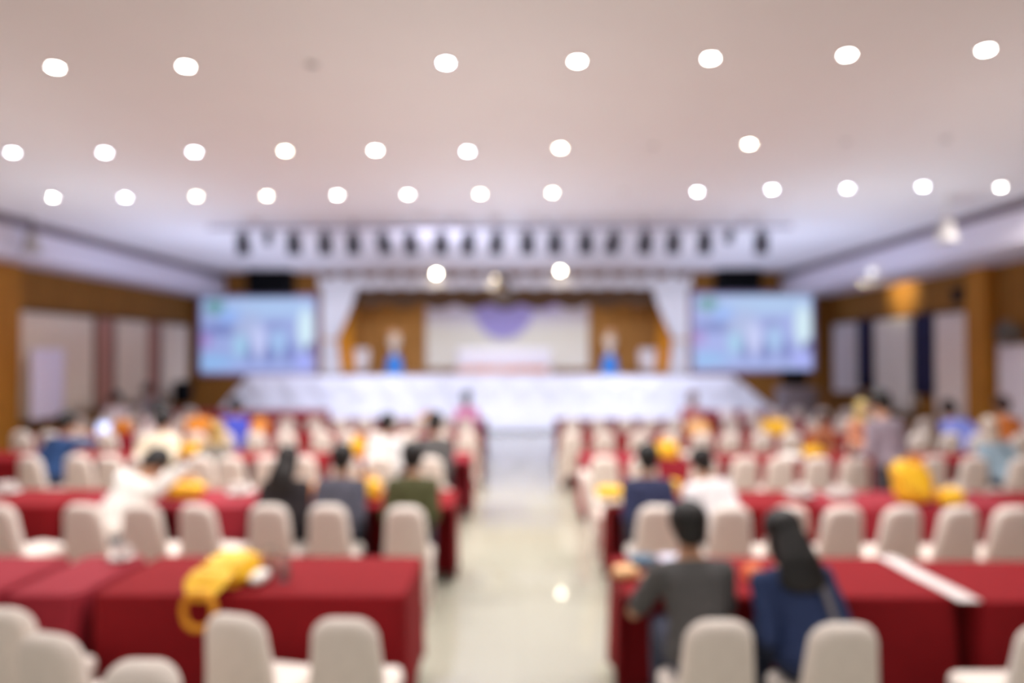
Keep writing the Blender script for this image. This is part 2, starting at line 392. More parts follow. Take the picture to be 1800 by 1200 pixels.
pr = at(1663, 345, z=ZC); pendant(pr, .66, 'white bell shaped lamp hanging on the navy curtain side')
pl = at(56, 378, z=ZC); pendant(pl, .62, 'bell shaped lamp on a dark stem, beige curtain side')
# small globe on the bulkhead edge
g = at(1533, 478, x=CR - .1)
o = empty('globe_lamp', g)
b = bmesh.new(); add_sphere(b, (0, 0, 0), .075, 20, 14); obj('globe', b, mat('globe_glow', (224, 222, 216), .4, 0, emit=1.6), o)
b = bmesh.new(); add_tube(b, [(.11, 0, .0), (.06, 0, 0)], .035, 14); obj('mount', b, TRIMW, o)
tag(o, 'small white globe lamp on the white bulkhead edge', 'lamp')
# recessed warm lamp under the bulkhead that washes the wood wall
o = empty('recessed_downlight', (XR - 1.05, 15.5, ZBK))
b = bmesh.new(); add_lathe(b, [(.055, 0), (.08, 0), (.08, -.008), (.055, -.01)], cap=False); obj('trim_ring', b, TRIMW, o)
b = bmesh.new(); add_lathe(b, [(.001, -.004), (.054, -.003)], cap=True); obj('lamp', b, mat('lamp_lit_amber', (255, 214, 140), .5, 0, emit=.4), o)
tag(o, 'warm recessed lamp under the bulkhead washing the wood wall', 'ceiling light')
spot('wall_wash', (XR - 1.05, 15.5, ZBK - .03), (XR, 15.5, 3.56), 125, (1, .92, .55), 80, 1, .02)

# ------------------------------------------------------------------ lighting bar with stage spots
YBAR = 11.6; ZBAR = zat(399, YBAR)
bar = empty('lighting_bar', (0, YBAR, ZBAR))
xa, xb = xat(365, YBAR), xat(1392, YBAR)
b = bmesh.new(); add_tube(b, [(xa, 0, 0), (xb, 0, 0)], .028, 14, True); obj('pipe', b, mat('bar_grey', (150, 138, 152), .5, .05), bar)
for k in range(6):
    x = xa + (xb - xa) * (k + .5) / 6; b = bmesh.new(); add_tube(b, [(x, 0, .02), (x, 0, ZC - ZBAR - .01)], .012, 8); add_box(b, (x, 0, ZC - ZBAR - .012), (.1, .1, .02), .004, 1); obj('hanger', b, MATS['bar_grey'], bar)
tag(bar, 'long grey pipe under the ceiling carrying the stage spotlights', 'lighting bar')
sx = [425, 470, 515, 570, 620, 672, 720, 775, 823, 873, 927, 976, 1030, 1080, 1135, 1185, 1240, 1285, 1340]
tilt = [.05, .3, .05, .05, .05, -.25, -.1, .05, .1, .1, 0, 0, -.05, .25, 0, 0, -.05, .3, -.12]
def spotlight(x, small, a):
    o = empty('stage_spotlight', (x, YBAR, ZBAR)); sc = .62 if small else 1
    b = bmesh.new(); add_box(b, (0, 0, -.066), (.045, .075, .072), .01, 2)
    obj('clamp', b, DARKM, o)
    b = bmesh.new()
    add_tube(b, [(0, 0, -.04), (0, 0, -.08), (.12 * sc, 0, -.10), (.12 * sc, 0, -.22 * sc)], .010, 8); add_tube(b, [(0, 0, -.08), (-.12 * sc, 0, -.10), (-.12 * sc, 0, -.22 * sc)], .010, 8); obj('yoke', b, DARKM, o)
    q = Matrix.Rotation(.38, 3, 'X'); q = Matrix.Rotation(a, 3, 'Y') @ q
    b = bmesh.new(); add_lathe(b, [(.001, .10), (.07, .10), (.10, .06), (.112, -.02), (.115, -.16), (.13, -.18), (.13, -.23), (.12, -.23), (.112, -.19), (.001, -.19)], n=22)
    for v in b.verts: v.co = q @ (v.co * sc) + Vector((0, 0, -.22 * sc))
    obj('housing', b, DARKM, o)
    b = bmesh.new(); add_lathe(b, [(.001, -.215), (.1, -.21)], n=22)
    for v in b.verts: v.co = q @ (v.co * sc) + Vector((0, 0, -.22 * sc))
    obj('lens', b, mat('lens_glass', (70, 72, 92), .1, .02), o)
    return o
for i, u in enumerate(sx):
    o = spotlight(xat(u, YBAR), i in (1, 17), tilt[i])
    tag(o, ('small ' if i in (1, 17) else '') + 'black stage spotlight on the ceiling bar, %s from the beige curtain end' % nth(i), 'spotlight', 'spotlights on the ceiling bar')
# cool stage wash that also grazes the ceiling above the bar
spot('ceiling_graze', (xat(765, 12.6), 12.3, 3.2), (xat(775, 13.4), 13.4, ZC), 125, (.66, .70, 1), 130, 1, .1)
for u, tx, pw in ((620, -5.6, 1400), (720, -3.6, 800), (823, -1.8, 600), (927, .4, 600), (1030, 2.0, 800), (1185, 4.4, 1500)):
    spot('stage_wash', (xat(u, YBAR), YBAR + .15, ZBAR - .45), (tx, 18.3, .9), pw, (.70, .75, 1), 62, 1, .08)

for x in (-1.2, .6): spot('floor_wash', (x, YBAR + .15, ZBAR - .5), (x * .6, 16.3, 0), 330, (.82, .85, 1), 44, 1, .08)
for x in (-4.2, -.4, 3.4): spot('valance_wash', (x, YBAR + .15, ZBAR - .5), (x, 18.7, 3.7), 120, (.94, .93, 1), 50, 1, .08)
# ------------------------------------------------------------------ stage
YS = 18.3; SXL, SXR = -7.45, 5.75
stage = empty('stage', ((SXL + SXR) / 2, YS, 0)); sxc = (SXL + SXR) / 2
b = bmesh.new(); add_box(b, (0, .27, ZS / 2), (SXR - SXL, .5, ZS - .004)); 
add_box(b, ((OX0 + OX1) / 2 - sxc, 2.5, ZS / 2), (OX1 - OX0 - .02, 4.0, ZS - .004)); obj('platform', b, mat('stage_floor_wood', (170, 130, 90), .35, .06, 6), stage, smooth=False)
def skirt(u, v):
    x = SXL + (SXR - SXL) * u - sxc; k = 34
    a = .05 * sin(2 * pi * k * u) + .03 * sin(2 * pi * k * .43 * u + 1.3)
    return Vector((x, -.09 + a * (.25 + .75 * v), ZS + .01 - (ZS - .01) * v))
b = bmesh.new(); add_surf(b, skirt, 680, 10); obj('skirt', b, STAGEW, stage, solid=.01)
def swag(u, v):
    nsw = 15; t = (u * nsw) % 1; s = sin(pi * t); x = SXL + (SXR - SXL) * u - sxc
    return Vector((x, -.16 - .05 * s * (1 - abs(2 * v - 1)) - .02 * sin(v * 18 + 3 * s) * s, ZS + .02 - v * (.18 + .42 * s)))
b = bmesh.new(); add_surf(b, swag, 600, 12); obj('swag', b, STAGEW, stage, solid=.01)
tag(stage, 'wide raised stage with white draped front skirt', 'stage')
# sloping white sides
def ramp(x0, x1, label):
    o = empty('stage_ramp', (x0, YS + .35, 0)); w = x1 - x0
    b = bmesh.new(); ns = 7
    out = [(0, .005), (0, ZS - .05)]
    for k in range(ns): out += [(w * (k + .35) / ns, ZS - .05 - (ZS - .3) * k / ns), (w * (k + 1) / ns, ZS - .05 - (ZS - .3) * (k + .8) / ns)]
    out += [(w, .005)]
    add_prism(b, out, -.3, .3); obj('cloth_cover', b, STAGEW, o, bevel=.02)
    b = bmesh.new(); add_surf(b, lambda u, v: Vector((w * u, -.34 + .02 * sin(u * 40) * v, (ZS - .03 - (ZS - .3) * u) * (1 - v) + .01 * v)), 60, 6); obj('side_drape', b, STAGEW, o, solid=.01)
    return tag(o, label, 'ramp', 'white sloping ends of the stage')
ramp(SXR + .03, SXR + 1.5, 'white cloth covered ramp sloping from the stage, navy curtain side')
ramp(SXL - .03, SXL - 1.05, 'white cloth covered ramp sloping from the stage, beige curtain side')

# backdrop banner on the stage wall
YBN = 22.8
x0, x1 = xat(750, YBN), xat(1034, YBN); z0, z1 = zat(646, YBN), zat(536, YBN)
bn = empty('stage_backdrop', ((x0 + x1) / 2, YBN, (z0 + z1) / 2))
b = bmesh.new(); add_box(b, (0, 0, 0), (x1 - x0, .03, z1 - z0))
obj('print', b, picture_mat('backdrop_print', (226, 226, 216), [(.5, -.05, 1.2, .36, (204, 202, 226), .5, 0), (.5, .85, .8, .3, (232, 232, 222), .5, 0), (.475, .0, .19, .55, (158, 150, 214), .12, 0), (.74, .0, .1, .12, (170, 162, 222), .5, 0)], emissive=False), bn, smooth=False)
b = bmesh.new()
for c, s in (((0, -.005, (z1 - z0) / 2 + .03), (x1 - x0 + .16, .06, .06)), ((0, -.005, -(z1 - z0) / 2 - .03), (x1 - x0 + .16, .06, .06)), (((x1 - x0) / 2 + .04, -.005, 0), (.08, .06, z1 - z0)), ((-(x1 - x0) / 2 - .04, -.005, 0), (.08, .06, z1 - z0))): add_box(b, c, s, .01, 1)
obj('frame', b, mat('backdrop_frame_wood', (176, 138, 100), .5, .05), bn); tag(bn, 'wide white backdrop panel with purple half circle on the stage wall', 'backdrop')

# white skirted table on the stage with a row of orange flowers before it
YT = 20.4; xa, xb = xat(806, YT), xat(966, YT)
t = empty('conference_table', ((xa + xb) / 2, YT, ZS)); w = xb - xa
b = bmesh.new(); add_box(b, (0, 0, .74), (w, .7, .03), .01); obj('table_top', b, STAGEW, t)
def tskirt(u, v):
    # front and both ends
    L = w + 1.4; s = u * L; a = .018 * sin(s * 42) * (.3 + v)
    if s < .7: p = Vector((-w / 2 - .02 - a, .35 - s, 0))
    elif s < .7 + w: p = Vector((-w / 2 + s - .7, -.37 - a, 0))
    else: p = Vector((w / 2 + .02 + a, -.35 + s - .7 - w, 0))
    p.z = .755 - .74 * v; return p
b = bmesh.new(); add_surf(b, tskirt, 420, 6); obj('table_skirt', b, STAGEW, t, solid=.008)
for sx_ in (-1, 1):
    for sy_ in (-1, 1):
        b = bmesh.new(); add_tube(b, [(sx_ * (w / 2 - .1), sy_ * .28, .005), (sx_ * (w / 2 - .1), sy_ * .28, .73)], .018, 8); obj('leg', b, DARKM, t)
tag(t, 'white skirted conference table in the middle of the stage', 'table')
fl = empty('flower_box', ((xa + xb) / 2, YT - .72, ZS))
b = bmesh.new(); add_box(b, (0, 0, .06), (w - .05, .2, .12), .015); obj('planter', b, mat('planter_white', (226, 210, 200), .6, .03), fl)
b = bmesh.new(); rn_ = random.Random(3)
for k in range(240):
    p = Vector((rn_.uniform(-w / 2 + .06, w / 2 - .06), rn_.uniform(-.11, .11), rn_.uniform(.1, .2))); add_sphere(b, p, rn_.uniform(.022, .04), 7, 5)
f = obj('flowers', b, mat('flowers_orange', (248, 160, 90), .7, .2, 30), fl); f['kind'] = 'stuff'
tag(fl, 'low box of orange flowers before the stage table', 'flowers')

# blue draped flower stands
def flower_stand(u, label):
    y = 20.2; x = xat(u, y); o = empty('flower_stand', (x, y, ZS))
    b = bmesh.new(); n = 40
    rs = []
    for k in range(9):
        v = k / 8; z = .56 * (1 - v) + .006
        rs.append([Vector(((.18 + .09 * v + .02 * v * sin(9 * a)) * cos(a), (.18 + .09 * v + .02 * v * sin(9 * a)) * sin(a), z)) for a in [2 * pi * i / n for i in range(n)]])
    loft(b, rs); obj('draped_pedestal', b, BLUEC, o)
    b = bmesh.new(); add_lathe(b, [(.06, .568), (.1, .572), (.07, .62), (.06, .7), (.1, .8), (.13, .83), (.12, .83), (.05, .72), (.001, .72)]); obj('vase', b, mat('vase_white', (236, 232, 224), .3, .02), o)
    b = bmesh.new(); q = random.Random(int(u))
    for k in range(90):
        d = Vector((q.gauss(0, 1), q.gauss(0, 1), q.gauss(0, 1))).normalized() * .2 * q.random() ** .4; d.z *= 1.15; d.x *= .9
        add_sphere(b, d + Vector((0, 0, .98)), q.uniform(.025, .045), 7, 5)
    f = obj('flowers', b, mat('flowers_white', (242, 232, 212), .7, .12, 20), o); f['kind'] = 'stuff'
    b = bmesh.new()
    for k in range(26):
        add_sphere(b, (q.gauss(.02, .08), q.gauss(0, .07), 1.22 + q.gauss(0, .05)), q.uniform(.02, .035), 7, 5)
    f = obj('top_flowers', b, mat('flowers_peach', (236, 190, 150), .7, .12, 20), o); f['kind'] = 'stuff'
    return tag(o, label, 'flower stand', 'blue draped flower stands on the stage')
flower_stand(693, 'blue draped stand with white flowers, beige curtain side of the stage')
flower_stand(1072, 'blue draped stand with white flowers, navy curtain side of the stage')

# white armchairs at the stage ends
def armchair(u, label, rz):
    y = 20.1; o = empty('armchair', (xat(u, y), y, ZS), rz); m = mat('armchair_white', (238, 232, 228), .6, .03)
    b = bmesh.new(); add_box(b, (0, .02, .28), (.52, .56, .26), .05, 3); obj('seat', b, m, o)
    b = bmesh.new(); add_box(b, (0, -.27, .5), (.7, .14, .52), .06, 3); obj('backrest', b, m, o)
    for s in (-1, 1):
        b = bmesh.new(); add_box(b, (s * .31, .02, .32), (.11, .58, .44), .05, 3); obj('armrest', b, m, o)
        for yy in (-.25, .25):
            b = bmesh.new(); add_tube(b, [(s * .28, yy, .003), (s * .28, yy, .14)], [.02, .028], 8); obj('leg', b, FRINGE, o)
    return tag(o, label, 'armchair', 'white armchairs on the stage')
armchair(622, 'white armchair on the stage near the drape, beige curtain side', pi - .3)
armchair(1150, 'white armchair on the stage near the drape, navy curtain side', pi + .3)

# proscenium drapes
YD = 18.80
def side_drape(xo, sgn, label):
    o = empty('stage_drape', (xo, YD, ZC - .25))
    H = ZC - .25 - ZS - .03
    def f(u, v):
        # outer edge straight, inner edge sweeps out to the tie-back at 62% height
        t = v
        wd = 1.05 - .62 * (t / .62) ** 1.3 if t < .62 else .43 + .12 * (t - .62) / .38
        a = .035 * sin(u * 2 * pi * 9 + v)
        return Vector((sgn * (wd * u), a - .02, -H * v))
    b = bmesh.new(); add_surf(b, f, 110, 20); obj('panel', b, DRAPEW, o, solid=.01)
    b = bmesh.new(); add_tube(b, [(sgn * (-.02), -.1, -H * .62), (sgn * .22, -.13, -H * .635), (sgn * .46, -.08, -H * .63)], .02, 8, True); obj('tie_back', b, GOLD, o)
    return tag(o, label, 'curtain', 'white drapes framing the stage')
side_drape(OX0 - .12, 1, 'white swept stage drape, beige curtain side of the opening')
side_drape(OX1 + .12, -1, 'white swept stage drape, navy curtain side of the opening')
def gold(xo, sgn, label):
    o = empty('gold_curtain', (xo, 19.45, 3.4)); H = 3.4 - ZS - .03
    b = bmesh.new(); add_surf(b, lambda u, v: Vector((sgn * (.62 * u * (.75 + .25 * v)), .05 * sin(u * 2 * pi * 6), -H * v)), 70, 10); obj('panel', b, GOLD, o, solid=.01)
    b = bmesh.new(); add_tube(b, [(-.05 * sgn, 0, .04), (.66 * sgn, 0, .04)], .018, 8, True); obj('rod', b, DARKM, o)
    return tag(o, label, 'curtain', 'gold curtains inside the stage')
gold(OX0 + .06, 1, 'gold side curtain inside the stage, beige curtain side')
gold(OX1 - .06, -1, 'gold side curtain inside the stage, navy curtain side')
# white swagged valance across the top
vx0, vx1 = OX0 - .2, OX1 + .2; NS = 18
for k in range(NS):
    a0 = vx0 + (vx1 - vx0) * k / NS; a1 = vx0 + (vx1 - vx0) * (k + 1) / NS; w = a1 - a0
    o = empty('valance_swag', ((a0 + a1) / 2, 18.72, ZC - .02))
    def f(u, v, w=w):
        s = 1 - (2 * u - 1) ** 2
        top = -.03 - .17 * s
        return Vector(((u - .5) * w * .985, -.03 - .05 * s * sin(pi * v) - .014 * sin(v * 22) * s, top - v * (.38 - .11 * s)))
    b = bmesh.new(); add_surf(b, f, 22, 18); obj('drape', b, DRAPEW, o, solid=.008)
    b = bmesh.new(); add_sphere(b, (-w * .4925 + .036, -.06, -.055), (.032, .03, .05), 10, 8); obj('rosette', b, DRAPEW, o)
    tag(o, 'white swag of the stage valance, %s from the beige curtain side' % nth(k), 'valance', 'white swags across the stage top')
# brown fringed lower valance with a centre ornament
o = empty('fringe_valance', ((OX0 + OX1) / 2, 19.35, 3.95)); wv = OX1 - OX0 + .6
def f(u, v):
    s = abs(sin(u * pi * 11)); return Vector(((u - .5) * wv, .03 * sin(u * 150), -v * (.40 + .16 * s)))
b = bmesh.new(); add_surf(b, f, 330, 5); obj('drape', b, FRINGE, o, solid=.01)
tag(o, 'brown scalloped fringe across the stage opening below the white swags', 'valance')
o = empty('stage_crest', (xat(883, 18.56), 18.56, 4.01))
b = bmesh.new(); add_prism(b, [(-.42, -.30), (-.2, -.12), (-.1, .16), (0, .28), (.1, .16), (.2, -.12), (.42, -.30), (.2, -.48), (0, -.56), (-.2, -.48)], -.03, .03)
obj('plaque', b, mat('crest_bronze', (92, 72, 50), .5, .1), o, bevel=.02)
b = bmesh.new(); add_tube(b, [(0, 0, .26), (0, 0, ZC - 4.01)], .01, 8); obj('hanger', b, DARKM, o)
tag(o, 'bronze pointed crest hanging at the middle of the stage opening', 'crest')
# stage lamps in the valance
for i, (u, v, r, e) in enumerate(((767, 481, .07, 1), (870, 489, .055, 1), (985, 475, .075, 1))):
    p = at(u, v, y=18.35); o = empty('stage_lamp', p)
    b = bmesh.new(); add_lathe(b, [(.001, .16), (.05, .15), (r, .02), (r, 0), (r - .01, 0), (.04, .12), (.001, .13)], n=20)
    q = Matrix.Rotation(R(-65), 3, 'X')
    for vv in b.verts: vv.co = q @ vv.co
    obj('housing', b, TRIMW, o)
    b = bmesh.new(); add_lathe(b, [(.001, .03), (r * .9, .015)], n=20)
    for vv in b.verts: vv.co = q @ vv.co
    obj('lamp', b, LAMPWARM if i != 1 else mat('lamp_lit_dim', (255, 240, 210), .5, 0, emit=5), o)
    b = bmesh.new(); add_tube(b, [(0, .1, .06), (0, .1, ZC - p.z)], .012, 8); obj('hanger', b, DARKM, o)
    tag(o, ['bright round stage lamp before the swags, beige curtain side', 'smaller middle stage lamp above the pointed crest', 'brightest round stage lamp before the swags, navy curtain side'][i], 'stage light', 'lamps before the stage valance')
    spot('stage_lamp_beam', p + Vector((0, .06, -.06)), (p.x * 1.2, 19.6, ZS + 1.2), 6, (1, .84, .55), 140, 1, .05)
for u in (690, 1045): spot('stage_inside', (xat(u, 19.9), 19.9, 3.85), (xat(u, 22.8), 22.8, ZS), 62, (1, .88, .66), 140, 1, .1)
area('stage_inside_cool', (xat(890, 20), 19.7, 3.85), (xat(890, 22), 22.4, 1.8), 55, (.90, .92, 1), 3, .3)

# ------------------------------------------------------------------ projection screens and speakers above them
BL = [(.62, .14, .5, .14, (176, 204, 246), .6, 0), (.13, .14, .085, .1, (110, 160, 168), .4, 0), (.27, .27, .1, .09, (150, 186, 252), .5, 0), (.2, .43, .22, .07, (118, 132, 196), .6, 0),
      (.05, .57, .06, .09, (170, 142, 212), .5, 0), (.14, .88, .18, .1, (140, 194, 244), .5, 0), (.42, .42, .12, .2, (176, 190, 232), .7, 0),
      (.44, .72, .04, .14, (112, 126, 190), .6, 0), (.6, .74, .05, .14, (114, 126, 192), .6, 0), (.77, .74, .05, .14, (122, 132, 200), .6, 0), (.66, .4, .08, .08, (146, 154, 214), .6, 0),
      (.35, .64, .06, .14, (166, 210, 242), .5, 0), (.51, .58, .06, .2, (204, 212, 255), .5, 0), (.68, .58, .06, .16, (168, 202, 246), .5, 0), (.5, .93, .5, .06, (166, 182, 240), .7, 0),
      (.915, .42, .07, .26, (218, 244, 255), .35, 0), (.9, .84, .075, .1, (170, 178, 255), .35, 0), (.965, .68, .05, .07, (100, 100, 160), .5, 0)]
def screen(u0, u1, v0, v1, base, k, label, y=18.86):
    x0, x1, z0, z1 = xat(u0, y), xat(u1, y), zat(v1, y), zat(v0, y); w, h = x1 - x0, z1 - z0
    o = empty('projection_screen', ((x0 + x1) / 2, y, z0))
    b = bmesh.new(); add_box(b, (0, 0, h / 2), (w - .1, .02, h - .1)); obj('display', b, picture_mat('display_picture', base, [(a, c, d, e, tuple(min(255, int(q * k + (1 - k) * 255)) for q in f), g, hh) for a, c, d, e, f, g, hh in BL], .92), o, smooth=False)
    b = bmesh.new()
    for c, s in (((0, -.01, h - .05), (w, .06, .10)), ((0, -.01, .05), (w, .06, .10)), ((w / 2 - .045, -.01, h / 2), (.09, .06, h)), ((-w / 2 + .045, -.01, h / 2), (.09, .06, h))): add_box(b, c, s, .01, 1)
    obj('frame', b, mat('screen_frame', (170, 150, 180), .5, .03), o)
    for s in (-1, 1):
        b = bmesh.new(); add_box(b, (s * w * .3, .05, h * .6), (.12, .08, .2), .01, 1); obj('bracket', b, DARKM, o)
    return tag(o, label, 'projection screen', 'projection screens beside the stage')
screen(348, 558, 517, 660, (160, 176, 232), 1.0, 'large lit projection screen on the wall, beige curtain side')
screen(1214, 1433, 513, 655, (172, 184, 240), .9, 'large lit projection screen on the wall, navy curtain side')
def line_array(u0, u1, v0, v1, label):
    y = 18.5; x0, x1, z0, z1 = xat(u0, y), xat(u1, y), zat(v1, y), zat(v0, y); w, h = x1 - x0, z1 - z0
    o = empty('loudspeaker', ((x0 + x1) / 2, y, z0))
    b = bmesh.new(); add_box(b, (0, 0, h / 2), (w, .5, h), .02); obj('cabinet', b, BLACK, o)
    b = bmesh.new(); add_box(b, (0, -.255, h / 2), (w - .08, .02, h - .06), .006, 1); obj('grille', b, mat('grille_black', (10, 10, 12), .8, .1, 60, spec=.1), o)
    for s in (-1, 1):
        b = bmesh.new(); add_tube(b, [(s * w * .35, 0, h - .01), (s * w * .35, 0, ZC - z0)], .012, 8); obj('hanger', b, DARKM, o)
    return tag(o, label, 'loudspeaker', 'black loudspeakers above the screens')
line_array(439, 512, 475, 518, 'wide black loudspeaker hung above the screen, beige curtain side')
line_array(1260, 1334, 465, 512, 'wide black loudspeaker hung above the screen, navy curtain side')

# equipment on the floor near the stage
def floor_speaker(x, y, label):
    o = empty('speaker_on_stand', (x, y, 0))
    b = bmesh.new(); add_box(b, (0, 0, 1.12), (.36, .34, .58), .025); obj('cabinet', b, BLACK, o)
    b = bmesh.new(); add_box(b, (0, -.175, 1.12), (.3, .012, .5), .004, 1); obj('grille', b, MATS['grille_black'], o)
    b = bmesh.new(); add_tube(b, [(0, 0, .25), (0, 0, .84)], .02); obj('pole', b, DARKM, o)
    for k in range(3):
        a = k * 2 * pi / 3 + .4; b = bmesh.new(); add_tube(b, [(0, 0, .6), (.32 * cos(a), .32 * sin(a), .012)], .012, 8); obj('leg', b, DARKM, o)
    return tag(o, label, 'loudspeaker')
floor_speaker(xat(322, 17.2), 17.2, 'black loudspeaker on tripod in the beige curtain corner')
y = 16.9; xa, xb = xat(1368, y), xat(1430, y); zt = zat(680, y)
o = empty('equipment_cabinet', ((xa + xb) / 2, y, 0)); m = mat('cabinet_grey', (128, 116, 116), .5, .05)
b = bmesh.new(); add_box(b, (0, 0, zt / 2 + .02), (xb - xa, .5, zt - .05), .02); obj('body', b, m, o)
for s in (-1, 1):
    b = bmesh.new(); add_box(b, (s * (xb - xa) * .24, -.255, zt / 2 + .02), ((xb - xa) * .45, .02, zt - .14), .008, 1); d = obj('door', b, m, o)
    b = bmesh.new(); add_tube(b, [(s * .04, -.285, zt / 2 - .06), (s * .04, -.285, zt / 2 + .08)], .008, 8, True); obj('handle', b, DARKM, d)
tag(o, 'grey cabinet standing below the screen on the navy curtain side', 'cabinet')
o2 = empty('monitor', (xat(1397, 16.9), 16.9, zt + .002)); b = bmesh.new(); add_box(b, (0, .02, .24), (.62, .06, .36), .012, 2); obj('screen_panel', b, BLACK, o2)
b = bmesh.new(); add_box(b, (0, 0, .012), (.28, .2, .02), .006, 1); add_tube(b, [(0, .03, .02), (0, .03, .12)], .025, 10); obj('stand', b, BLACK, o2); tag(o2, 'black monitor on top of the grey cabinet', 'monitor')
y = 16.2; xa, xb = xat(1442, y), xat(1512, y); zt = zat(690, y)
o = empty('wooden_sideboard', ((xa + xb) / 2, y, 0)); m = wood_mat('sideboard_wood', (128, 88, 46), .5, .4, 'X')
b = bmesh.new(); add_box(b, (0, 0, zt / 2 + .04), (xb - xa, .48, zt - .12), .012); obj('body', b, m, o)
b = bmesh.new(); add_box(b, (0, 0, zt - .005), (xb - xa + .06, .54, .035), .01); obj('top', b, m, o)
for s in (-1, 1):
    b = bmesh.new(); add_box(b, (s * (xb - xa) * .245, -.245, zt / 2 + .03), ((xb - xa) * .46, .02, zt - .2), .006, 1); d = obj('door', b, m, o)
    b = bmesh.new(); add_sphere(b, (s * .06, -.27, zt / 2 + .05), .018, 10, 8); obj('knob', b, GOLD, d)
    for yy in (-.2, .2):
        b = bmesh.new(); add_tube(b, [(s * (xb - xa) * .45, yy, .003), (s * (xb - xa) * .45, yy, .12)], [.018, .026], 8); obj('leg', b, m, o)
tag(o, 'brown wooden sideboard against the navy curtain wall', 'sideboard')

# ------------------------------------------------------------------ banquet tables
TD, TH = .72, .75
_cloth = {}
def cloth_mesh(L, hem, seed):
    b = bmesh.new(); q = random.Random(seed); rc = .05; hx, hy = L / 2, TD / 2
    per = []
    N = 26
    cs = [(hx - rc, -hy + rc, -pi / 2), (hx - rc, hy - rc, 0), (-hx + rc, hy - rc, pi / 2), (-hx + rc, -hy + rc, pi)]
    for k, (cx, cy, a0) in enumerate(cs):
        for i in range(7): a = a0 + pi / 2 * i / 6; per.append((Vector((cx + rc * cos(a), cy + rc * sin(a), 0)), Vector((cos(a), sin(a), 0)), 1.0 - abs(i - 3) / 3.5))
        nx, ny, na = cs[(k + 1) % 4]; e0 = per[-1][0]; a1 = a0 + pi / 2; e1 = Vector((nx + rc * cos(na), ny + rc * sin(na), 0)); d = e1 - e0; m = max(8, int(d.length / .035))
        for i in range(1, m): per.append((e0 + d * i / m, Vector((cos(a1), sin(a1), 0)), 0))
    ph = [q.random() * 6 for _ in range(4)]; M = len(per)
    rings_ = []
    lev = [(0, -.012), (0, 0), (-.006, .006), (-.02, .009)] + [(-(TH - hem) * t, None) for t in (.05, .09, .14, .25, .4, .55, .7, .85, 1)]
    for z, off in lev:
        r = []
        for i, (p, nrm, cr) in enumerate(per):
            s = i * .035; t = min(1, -z / (TH - hem))
            fold = .014 * sin(s * 11 + ph[0]) + .010 * sin(s * 23 + ph[1]) + .008 * sin(s * 5 + ph[2])
            o = off if off is not None else .010 + t * (.010 + .5 * fold + cr * .02)
            r.append(p + nrm * o + Vector((0, 0, TH + .006 + z - (cr * .06 * t if z else 0))))
        rings_.append(r)
    vr = [[b.verts.new(p) for p in r] for r in rings_]
    for A, B in zip(vr, vr[1:]):
        for i in range(M): b.faces.new((A[i], A[(i + 1) % M], B[(i + 1) % M], B[i]))
    # top surface with a light ripple, inset rings
    b.faces.new(vr[0][::-1])
    return b
_tproto = {}
TABLES = []
def table(xc, yf, L, label, group, m=RED, hem=.06, var=0):
    key = (round(L, 2), m.name, round(hem, 2), var)
    if key in _tproto: o = dup(_tproto[key], (xc, yf + TD / 2, 0))
    else:
        o = empty('banquet_table', (xc, yf + TD / 2, 0)); _tproto[key] = o
        obj('tablecloth', cloth_mesh(L, hem, var + int(L * 10)), m, o, solid=.004)
        b = bmesh.new(); add_box(b, (0, 0, TH - .018), (L - .03, TD - .03, .03), .004, 1); obj('table_top', b, FRINGE, o)
        for sx_ in (-1, 1):
            for sy_ in (-1, 1):
                b = bmesh.new(); add_tube(b, [(sx_ * (L / 2 - .10), .20 + sy_ * .10, .003), (sx_ * (L / 2 - .10), .20 + sy_ * .10, TH - .034)], .016, 8); obj('leg', b, DARKM, o)
    tag(o, label, 'table', group); TABLES.append((xc - L / 2, xc + L / 2, yf, o)); return o
ROWF = [3.76, 5.95, 8.52, 10.96, 13.26, 15.5]
tg = lambda r: 'red clothed tables, ' + ROWN[r]
# nearest row, by hand
table(-1.52, ROWF[0], 1.74, 'red clothed table with the yellow bag hanging over its edge', tg(0), hem=.14)
table(-2.68, ROWF[0] - .01, .40, 'narrow pinkish red clothed table wedged between two longer ones, nearest row', tg(0), m=REDP)
table(-3.80, ROWF[0] - .02, 1.64, 'pinkish red clothed table, nearest row, third from the aisle', tg(0), m=REDP)
table(1.50, ROWF[0] + .02, 1.80, 'red clothed table before the couple in grey and blue', tg(0), hem=.10)
table(3.41, ROWF[0] - .04, 1.80, 'red clothed table past the white strip, nearest row', tg(0))
table(5.31, ROWF[0] - .04, 1.80, 'red clothed table, nearest row, navy curtain side, farthest from the aisle', tg(0))
for r in range(1, 6):
    for s in (-1, 1):
        x = {1: .62, 2: .66, 3: .66, 4: .70, 5: 4.6}[r] if s < 0 else {1: .82, 2: .78, 3: .72, 4: .72, 5: 4.3}[r]
        lim = 8.7 if s < 0 else 7.9; i = 0
        if r == 1 and s < 0: lens = [1.72, 1.6, 1.6, 1.7]
        else: lens = [1.78] * 5
        while i < len(lens) and x + lens[i] < lim:
            L = lens[i]; table(s * (x + L / 2), ROWF[r], L, 'red clothed table in the %s, %s, %s from the aisle' % (ROWN[r], SIDE[s], nth(i)), tg(r), var=(i + r) % 3, m=REDP if (r + i) % 4 == 2 else RED)
            x += L + .09; i += 1

